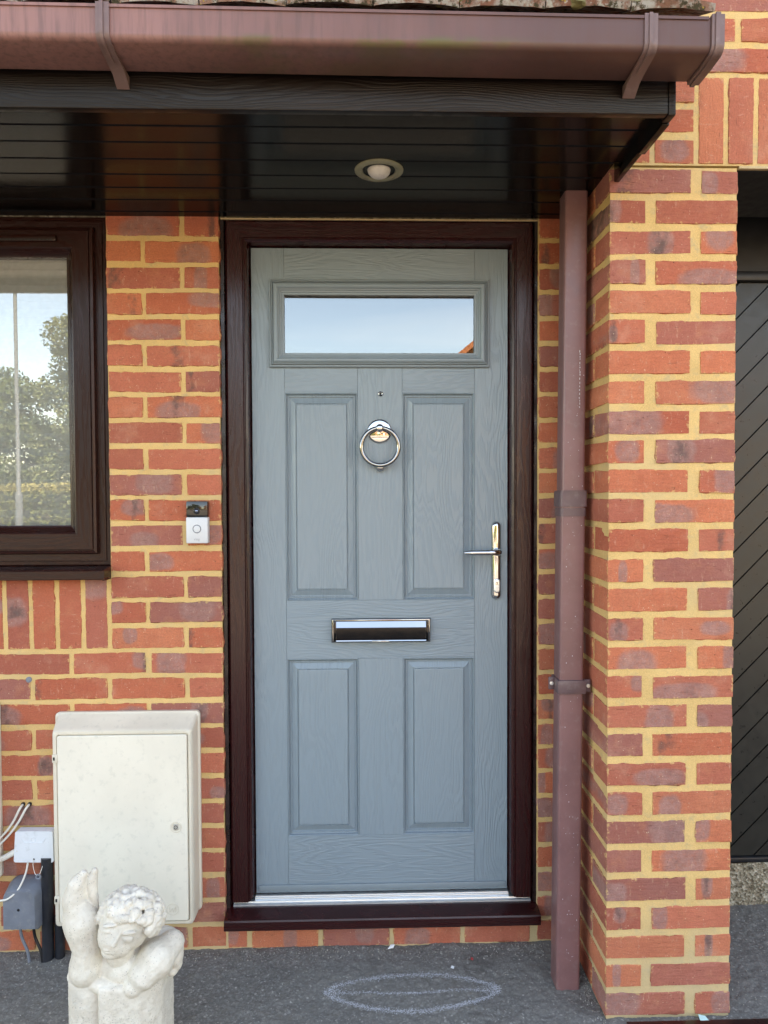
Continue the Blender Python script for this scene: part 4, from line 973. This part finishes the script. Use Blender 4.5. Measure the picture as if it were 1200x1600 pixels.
block([(455, -270), (945, -270), (945, 90), (912, 170), (812, 270), (478, 270)], 935, 1790, 26)
G[:] = [25, -35]
ell(560, 905, 10, 235, 190, 190); ell(560, 985, 60, 380, 70, 170); ell(850, 865, -90, 195, 165, 165)
G[:] = [48, -72]
chain([(295, 925, 130, 138), (312, 740, 150, 116), (268, 510, 160, 141), (220, 335, 165, 97), (245, 205, 165, 72), (292, 125, 160, 36)])
chain([(386, 440, 105, 10), (352, 310, 120, 42), (345, 190, 125, 48), (372, 122, 125, 29)])
G[:] = [40, -60]
chain([(205, 975, 130, 58), (450, 1022, 190, 62), (690, 1068, 215, 46)])
chain([(955, 815, -20, 105), (860, 865, 110, 155), (770, 945, 190, 122), (715, 1010, 215, 84)]); ell(620, 930, 110, 190, 130, 120)
ell(980, 900, -40, 70, 150, 90); ell(960, 1040, -10, 48, 42, 60); ell(1005, 985, -30, 35, 60, 50)
G[:] = [55, -95]
chain([(560, 830, 120, 110), (590, 690, 150, 120)])
h0 = len(sm_.v)
ell(605, 545, 160, 205, 225, 200, -12); ell(575, 600, 255, 150, 185, 118, -14); ell(560, 712, 275, 82, 66, 80)
chain([(622, 505, 352, 13), (592, 598, 380, 21)]); ell(572, 606, 364, 14, 12, 12); ell(612, 612, 358, 14, 12, 12)
for (u, v) in ((525, 520), (682, 552)):
    ell(u, v, 340, 46, 24, 26, -10); ell(u, v-46, 345, 62, 14, 24, -14); ell(u, v+24, 338, 50, 8, 20, -10)
ell(556, 660, 356, 44, 9, 14, -10); ell(553, 682, 352, 34, 11, 14, -10); ell(500, 622, 292, 52, 60, 45); ell(660, 645, 285, 58, 62, 45)
rr = random.Random(8)
for i in range(330):
    th = rr.uniform(0, 2*math.pi); ph = rr.uniform(-.35, 1.0)
    du, dv, dd = math.cos(th)*math.sqrt(1-min(1, ph*ph)), -ph, math.sin(th)*math.sqrt(1-min(1, ph*ph))
    u, v, d = 640+du*238, 505+dv*188, 140+dd*205
    if d > 190 and v > 430 and 430 < u < 800: continue
    if v > 640: continue
    if u < 430 and v > 560: continue
    q = rr.uniform(24, 44); ell(u, v, d, q, q*rr.uniform(.7, 1.1), q*.9, rr.uniform(-40, 40), 2)
    if rr.random() < .6: ell(u+rr.uniform(-30, 30), v+rr.uniform(-26, 26), d+abs(rr.uniform(10, 30)), q*.5, q*.5, q*.5, 0, 2)
hc = S(600, 640, 150); Mh = Matrix.Translation(hc) @ Matrix.Rotation(R(11), 4, 'Y') @ Matrix.Translation(-hc)
for i in range(h0, len(sm_.v)): sm_.v[i] = tuple(Mh @ Vector(sm_.v[i]))
tmp = sm_.build('tmp', None); md = tmp.modifiers.new('r', 'REMESH'); md.mode = 'VOXEL'; md.voxel_size = .0019
ms = tmp.modifiers.new('s', 'SMOOTH'); ms.factor = .5; ms.iterations = 1
bpy.context.view_layer.update()
me = bpy.data.meshes.new_from_object(tmp.evaluated_get(bpy.context.evaluated_depsgraph_get())); bpy.data.objects.remove(tmp)
base = Vector((-.587, SY, 0))
me.transform(Matrix.Translation(-base)); me.update()
nv = len(me.vertices); co = np.empty(nv*3, np.float32); me.vertices.foreach_get('co', co); co = co.reshape(-1, 3)
nr = np.empty(nv*3, np.float32); me.vertices.foreach_get('normal', nr); nr = nr.reshape(-1, 3)
hh = (vnoise(co[:, 0]+co[:, 1]*.7+3, co[:, 2]-co[:, 1]*.7+3, 70, 21)-.5)*.0013+(vnoise(co[:, 0]-co[:, 1]*.8+3, co[:, 2]+co[:, 1]*.6+3, 260, 22)-.5)*.0009
co = co+nr*hh[:, None].astype(np.float32); me.vertices.foreach_set('co', co.ravel()); me.update(); me.shade_smooth()
tag(link('cherub_statue', me, STONE, None, base), 'pale stone cherub statue with raised arm resting on a block', 'statue')

# ------------------------------------------------------------------ chalk drawing on the tarmac
rr = random.Random(4); m = MB()
def fleck(x, y, s):
    a = rr.uniform(0, math.pi); z = float(ground_z(np.array([x]), np.array([y]))[0])+.0012; vs = []
    for k in range(5): vs.append((x+math.cos(a+k*1.2566)*s*rr.uniform(.5, 1.2), y+math.sin(a+k*1.2566)*s*rr.uniform(.5, 1.1), z))
    m.add(vs, [(0, 1, 2, 3, 4)])
x0_, x1_ = -.118, .366
def dens(x): return .62+.38*math.sin(x*31+1)*math.sin(x*13)
for i in range(9000):
    t = rr.random(); x = x0_+(x1_-x0_)*t; bow = (1-(2*t-1)**2); yc = -.187-.014*t*0-.004
    which = rr.random(); w = .0062
    if which < .36: y = yc+.060*bow**.75
    elif which < .80: y = yc-.078*bow**.85
    elif .1 < t < .93: y = yc-.008+.004*math.sin(t*9); w = .004
    else: continue
    if rr.random() > dens(x+which): continue
    fleck(x+rr.gauss(0, .002), y+rr.gauss(0, w*.8), rr.uniform(.0004, .0014))
for i in range(500): fleck(rr.choice((x0_+.012+abs(rr.gauss(0, .03)), x1_-.008-abs(rr.gauss(0, .03)))), -.191+rr.gauss(0, .010), rr.uniform(.0005, .0014))
tag(m.build('chalk_drawing', CHALK, None, None, False), 'white chalk eye shape drawn on the dark tarmac before the door', 'drawing')

# loose grit and litter along the wall foot
m = MB(); rr = random.Random(9)
def stone(x, y, s, zz=0):
    b = bmesh.new(); bmesh.ops.create_icosphere(b, subdivisions=1, radius=1)
    for v in b.verts: v.co *= s*rr.uniform(.6, 1.25)
    z = float(ground_z(np.array([x]), np.array([y]))[0])
    m.bm(b, Matrix.Translation((x, y, z+s*.35+zz)) @ Euler((rr.random()*6, rr.random()*6, rr.random()*6)).to_matrix().to_4x4() @ Matrix.Diagonal((1.3, .9, .7, 1)))
for i in range(1100):
    x = rr.uniform(-1.2, .60); y = -.006-abs(rr.gauss(0, .03)); stone(x, y, rr.uniform(.0008, .0026))
for i in range(420): stone(rr.uniform(.60, 1.3), rr.uniform(-.34, .15), rr.uniform(.0008, .0022)) if False else stone(rr.uniform(.95, 1.35), rr.uniform(-.40, .15), rr.uniform(.0008, .0024))
for i in range(260): stone(PX0-abs(rr.gauss(0, .02)), rr.uniform(-.33, 0), rr.uniform(.0008, .0024))
for i in range(500): stone(rr.uniform(-1.2, .6), rr.uniform(-.42, -.03), rr.uniform(.0006, .0016))
GRIT = NT('pale_grit'); gc = GRIT.ramp(GRIT.noise(GRIT.pos(), 260, 1), [(.3, (.10, .10, .10)), (.5, (.22, .20, .17)), (.68, (.5, .47, .42))], 'LINEAR'); GRIT = GRIT.out(gc, .9, spec=.2)
tag(m.build('grit', GRIT, None, None, False), 'loose grit scattered over the tarmac along the wall', None, None, 'stuff')
# bits of litter
def scrap(name, pts, th, mat, label, cat):
    m = MB(); n = len(pts); m.add([(x, y, z) for x, y, z in pts]+[(x, y, z+th) for x, y, z in pts], [tuple(range(n-1, -1, -1)), tuple(range(n, 2*n))]+[(i, (i+1) % n, n+(i+1) % n, n+i) for i in range(n)])
    return tag(m.build(name, mat), label, cat)
PAPER = m_plastic('white_paper', (.78, .80, .80), .8, .05); RED = m_plastic('red_scrap', (.45, .05, .05), .6, .1)
scrap('paper_scrap', [(.060, -.022, .004), (.078, -.016, .0045), (.082, -.008, .009), (.070, -.007, .008)], .0006, PAPER, 'tiny white paper scrap at the wall foot under the cill', 'litter')
scrap('red_scrap', [(.300, -.075, .003), (.307, -.078, .003), (.309, -.070, .004), (.303, -.066, .004)], .0008, RED, 'tiny red scrap on the tarmac right of the chalk drawing', 'litter')
scrap('paper_scrap', [(.238, -.108, .003), (.246, -.113, .003), (.249, -.105, .004), (.242, -.100, .004)], .0006, PAPER, 'tiny white scrap just above the chalk drawing', 'litter')
TEAL = m_plastic('pale_teal_tape', (.50, .80, .78), .5, .04)
m = MB(); vs = []
for (x, y, z) in [(.853, -.3200, .012), (.848, -.345, .010), (.846, -.375, .006), (.876, -.378, .006), (.874, -.350, .010), (.868, -.3255, .012)]: vs.append((x, y, z))
n = 6; m.add(vs+[(x, y, z+.0008) for x, y, z in vs], [tuple(range(5, -1, -1)), tuple(range(6, 12))]+[(i, (i+1) % 6, 6+(i+1) % 6, 6+i) for i in range(6)])
tag(m.build('tape_tag', TEAL), 'pale turquoise tape tag lying at the foot of the pier', 'tag')
m = MB(); m.prism([(-.336, .001), (-.336, .010), (-.340, .0115), (-.365, .0115), (-.368, .009), (-.368, .001)], 'x', .66, 1.45); tag(m.build('trim_offcut', ROSE_H, None, 30), 'dark rosewood trim offcut lying along the foot of the pier', 'trim')
# weeds in the corner by the pier
m = MB(); rr = random.Random(21)
for i in range(90):
    x = .955+abs(rr.gauss(0, .02)); y = -.10+rr.gauss(0, .05); a = rr.uniform(0, 6.28); l = rr.uniform(.006, .02); h = rr.uniform(.001, .012); w = .0008
    m.add([(x-w, y, .001), (x+w, y, .001), (x+math.cos(a)*l, y+math.sin(a)*l, h)], [(0, 1, 2)])
tag(m.build('dry_weeds', m_foliage('dry_weed', (.14, .12, .05), (.26, .22, .12)), None, None, False), 'dry weeds and moss against the right foot of the pier', None, None, 'stuff')

# ------------------------------------------------------------------ across the street (seen mirrored in the glass)
LEAF = m_foliage('tree_leaves', (.045, .07, .018), (.085, .11, .035)); LEAF2 = m_foliage('birch_leaves', (.075, .095, .03), (.13, .15, .06)); HEDGE = m_foliage('hedge_leaves', (.06, .08, .02), (.12, .13, .03)); HTOP = m_foliage('hedge_painted_sunlight', (.17, .16, .045), (.26, .23, .075))
BARK = m_plastic('bark', (.10, .08, .06), .9, .3, scale=8)
def leaves(n, blobs, size, seed):
    r = np.random.default_rng(seed); tot = sum(b[3]*b[4]*b[5] for b in blobs); vs = []; 
    for (cx, cy, cz, rx, ry, rz) in blobs:
        k = int(n*(rx*ry*rz)/tot); d = r.normal(size=(k, 3)); d /= np.linalg.norm(d, axis=1)[:, None]
        rad = r.random(k)**.4; c = np.array([cx, cy, cz])+d*rad[:, None]*np.array([rx, ry, rz])
        a = r.normal(size=(k, 3)); a /= np.linalg.norm(a, axis=1)[:, None]; b = np.cross(a, r.normal(size=(k, 3))); b /= np.linalg.norm(b, axis=1)[:, None]
        s = (size*(.6+.8*r.random(k)))[:, None]
        vs.append(np.stack([c-a*s, c+b*s*.5, c+a*s, c-b*s*.5], 1))
    v = np.concatenate(vs).reshape(-1, 3); f = np.arange(len(v)).reshape(-1, 4)
    me = bpy.data.meshes.new('crown'); me.from_pydata(v.tolist(), [], f.tolist()); me.update(); return me
def tree(name, x, y, h, rad, seed, label, mat, n=38000, size=.085):
    r = random.Random(seed); e = empty(name, (x, y, 0), label=label, cat='tree', group='trees across the street')
    m = MB(); m.tube([(x, y, -.1), (x+.05, y, h*.2), (x-.05, y, h*.5), (x, y, h*.85)], [.26, .20, .13, .04], 10)
    blobs = []
    for k in range(16):
        a = k*2.399; t = .18+.78*k/15; q = rad*(1.0-.55*max(0, t-.45)/.55)*.62*r.uniform(.8, 1.2)
        bx, by, bz = x+math.cos(a)*q, y+math.sin(a)*q, h*t*.98
        blobs.append((bx, by, bz, rad*r.uniform(.34, .5), rad*r.uniform(.34, .5), h*r.uniform(.09, .14)))
        m.tube([(x, y, max(.5, bz-1.2)), ((x+bx)/2, (y+by)/2, bz-.5), (bx, by, bz)], [.07, .05, .02], 6)
    blobs.append((x, y, h*.9, rad*.3, rad*.3, h*.10))
    m.build('trunk', BARK, e, 50); link('crown', leaves(n, blobs, size, seed), mat, e)
    return e
tree('birch_tree', -10.6, -27.5, 8.5, 3.1, 3, 'tall pale birch tree mirrored in the left window', LEAF2)
tree('broadleaf_tree', -16.8, -29.0, 6.7, 4.0, 5, 'rounded green tree left of the tall birch in the window reflection', LEAF)
tree('broadleaf_tree', -7.2, -31.0, 8.0, 3.8, 7, 'dark green tree right of the tall birch across the street', LEAF)
hg = empty('hedge', (-12.5, -24.2, 0), label='clipped hedge with painted sunlit yellow top mirrored low in the window', cat='hedge')
r = np.random.default_rng(2); k = 14000
def leafbox(k, lo, hi, size):
    c = r.random((k, 3))*(np.array(hi)-np.array(lo))+np.array(lo); a = r.normal(size=(k, 3)); a /= np.linalg.norm(a, axis=1)[:, None]; b = np.cross(a, r.normal(size=(k, 3))); b /= np.linalg.norm(b, axis=1)[:, None]
    s = (size*(.6+.8*r.random(k)))[:, None]; v = np.stack([c-a*s, c+b*s*.5, c+a*s, c-b*s*.5], 1).reshape(-1, 3)
    me = bpy.data.meshes.new('leaves'); me.from_pydata(v.tolist(), [], np.arange(len(v)).reshape(-1, 4).tolist()); me.update(); return me
link('foliage', leafbox(30000, (-22, -24.9, .25), (-3, -23.7, 1.45), .08), HEDGE, hg); link('painted_sunlit_top', leafbox(5000, (-22, -24.9, 1.40), (-3, -23.7, 1.72), .075), HTOP, hg)  # sunlight on the hedge top painted in as yellow leaves
MB().box(-22, -3, -24.6, -24.0, 0, 1.2).build('stems', BARK, hg)
ls = empty('street_lamp', (-8.75, -15.9, 0), label='pale grey street lamp post mirrored in the window', cat='street lamp')
LMP = m_plastic('galvanised_grey', (.15, .165, .175), .5, .08)
MB().lathe([(.085, -.02), (.085, 1.30), (.080, 1.36), (.048, 1.42), (.044, 6.45), (.001, 6.45)], (-8.75, -15.9, 0), 'z', 16).build('post', LMP, ls, 40)
MB().lathe([(.044, 6.45), (.06, 6.47), (.05, 6.75), (.001, 6.76)], (-8.75, -15.9, 0), 'z', 14).build('bracket', LMP, ls, 40)
MB().rbox(-9.0, -8.5, -16.05, -15.6, 6.74, 6.88, .04).build('lantern', LMP, ls, 40)
# parked car beyond the hedge
cr_ = empty('parked_car', (-16.2, -27.2, 0), label='silver parked car half hidden behind the hedge in the reflection', cat='car')
CARP = m_plastic('silver_car_paint', (.55, .56, .58), .25, .02)
body = [(-2.1, .35), (2.1, .35), (2.15, .75), (1.95, .98), (1.1, 1.08), (.35, 1.62), (-.2, 1.72), (-1.2, 1.68), (-1.9, 1.15), (-2.15, .95)]
b = bmesh.new(); CXc, CYc = -16.2, -27.2
for sgn in (-1, 1): pass
m = MB(); n = len(body)
vs = [(CXc+x, CYc-(.85 if z < 1.1 else .68), z) for x, z in body]+[(CXc+x, CYc+(.85 if z < 1.1 else .68), z) for x, z in body]
m.add(vs, [(i, (i+1) % n, n+(i+1) % n, n+i) for i in range(n)]+[tuple(range(n-1, -1, -1)), tuple(range(n, 2*n))]).build('body', CARP, cr_)
for poly in ([(.95, 1.12), (.35, 1.54), (-.15, 1.62), (-.15, 1.12)], [(-.22, 1.12), (-.22, 1.63), (-1.15, 1.60), (-1.6, 1.18)]):
    m = MB(); m.add([(CXc+x, CYc+.86-(z-1.1)*.33, z) for x, z in poly], [(0, 1, 2, 3)]); m.build('side_window', BLACK, cr_)
for wx in (-1.35, 1.35):
    for sy in (-.78, .78):
        w = MB().lathe([(.02, -.1), (.33, -.1), (.33, .1), (.02, .1)], (CXc+wx, CYc+sy, .33), 'y', 24).build('wheel', BLACK, cr_, 40); MB().lathe([(.01, -.105), (.19, -.11), (.20, -.09)], (CXc+wx, CYc+sy, .33), 'y', 16, False).build('rim', ALU, w, 40)
# house opposite, its gable facing the door
oh = empty('opposite_house', (8.0, -34, 0), label='sunlit orange brick house across the street mirrored in the door glass', cat='house')
OB = m_plastic('sunlit_orange_brick', (.42, .20, .10), .9, .12, scale=20, spec=.1); OR = m_plastic('orange_roof_tile', (.36, .14, .07), .9, .2, scale=9, spec=.1); WT = m_plastic('white_bargeboard', (.7, .69, .66), .5, .03)
MB().prism([(4.6, 0), (11.4, 0), (11.4, 4.9), (8.0, 7.7), (4.6, 4.9)], 'y', -42, -34).build('wall', OB, oh)
for (xa, za, xb, zb) in ((4.2, 4.55, 8.0, 7.72), (11.8, 4.55, 8.0, 7.72)):
    rf = MB().add([(xa, -33.6, za+.06), (xb, -33.6, zb+.06), (xb, -42.3, zb+.06), (xa, -42.3, za+.06), (xa, -33.6, za+.2), (xb, -33.6, zb+.2), (xb, -42.3, zb+.2), (xa, -42.3, za+.2)], [(0, 1, 2, 3), (7, 6, 5, 4), (0, 4, 5, 1), (1, 5, 6, 2), (2, 6, 7, 3), (3, 7, 4, 0)]).build('roof', OR, oh)
    MB().add([(xa, -33.55, za-.08), (xb, -33.55, zb-.08), (xb, -33.55, zb+.19), (xa, -33.55, za+.19), (xa, -33.60, za-.08), (xb, -33.60, zb-.08), (xb, -33.60, zb+.19), (xa, -33.60, za+.19)], [(0, 1, 2, 3), (7, 6, 5, 4), (0, 4, 5, 1), (3, 2, 6, 7)]).build('bargeboard', OR, rf)
MB().box(9.3, 10.1, -38.5, -37.7, 6.0, 8.6).build('chimney', OB, oh)
for (xa, xb, za, zb) in ((5.4, 7.2, .9, 2.2), (8.8, 10.6, .9, 2.2), (5.6, 7.0, 3.2, 4.4), (9.0, 10.4, 3.2, 4.4)):
    w = loops_mesh((xa, xb, za, zb), [(0, -33.99), (0, -33.93), (.07, -33.93), (.07, -33.98)]).build('window', WT, oh); MB().add([(xa+.07, -33.975, za+.07), (xb-.07, -33.975, za+.07), (xb-.07, -33.975, zb-.07), (xa+.07, -33.975, zb-.07)], [(0, 1, 2, 3)]).build('pane', ch, w)
MB().box(7.5, 8.4, -34.0, -33.95, 0, 2.1).build('door', WT, oh)
oh.location = (4.8, -28, 0)
oh2 = copy_tree(oh); oh2.location.x = -6.5; oh2.location.y = -46; oh2['label'] = 'second orange brick house further left across the street'
oh3 = copy_tree(oh); oh3.location.x = 17.5; oh3['label'] = 'third orange brick house further right across the street'
for o in (oh, oh2, oh3): o['group'] = 'houses across the street'
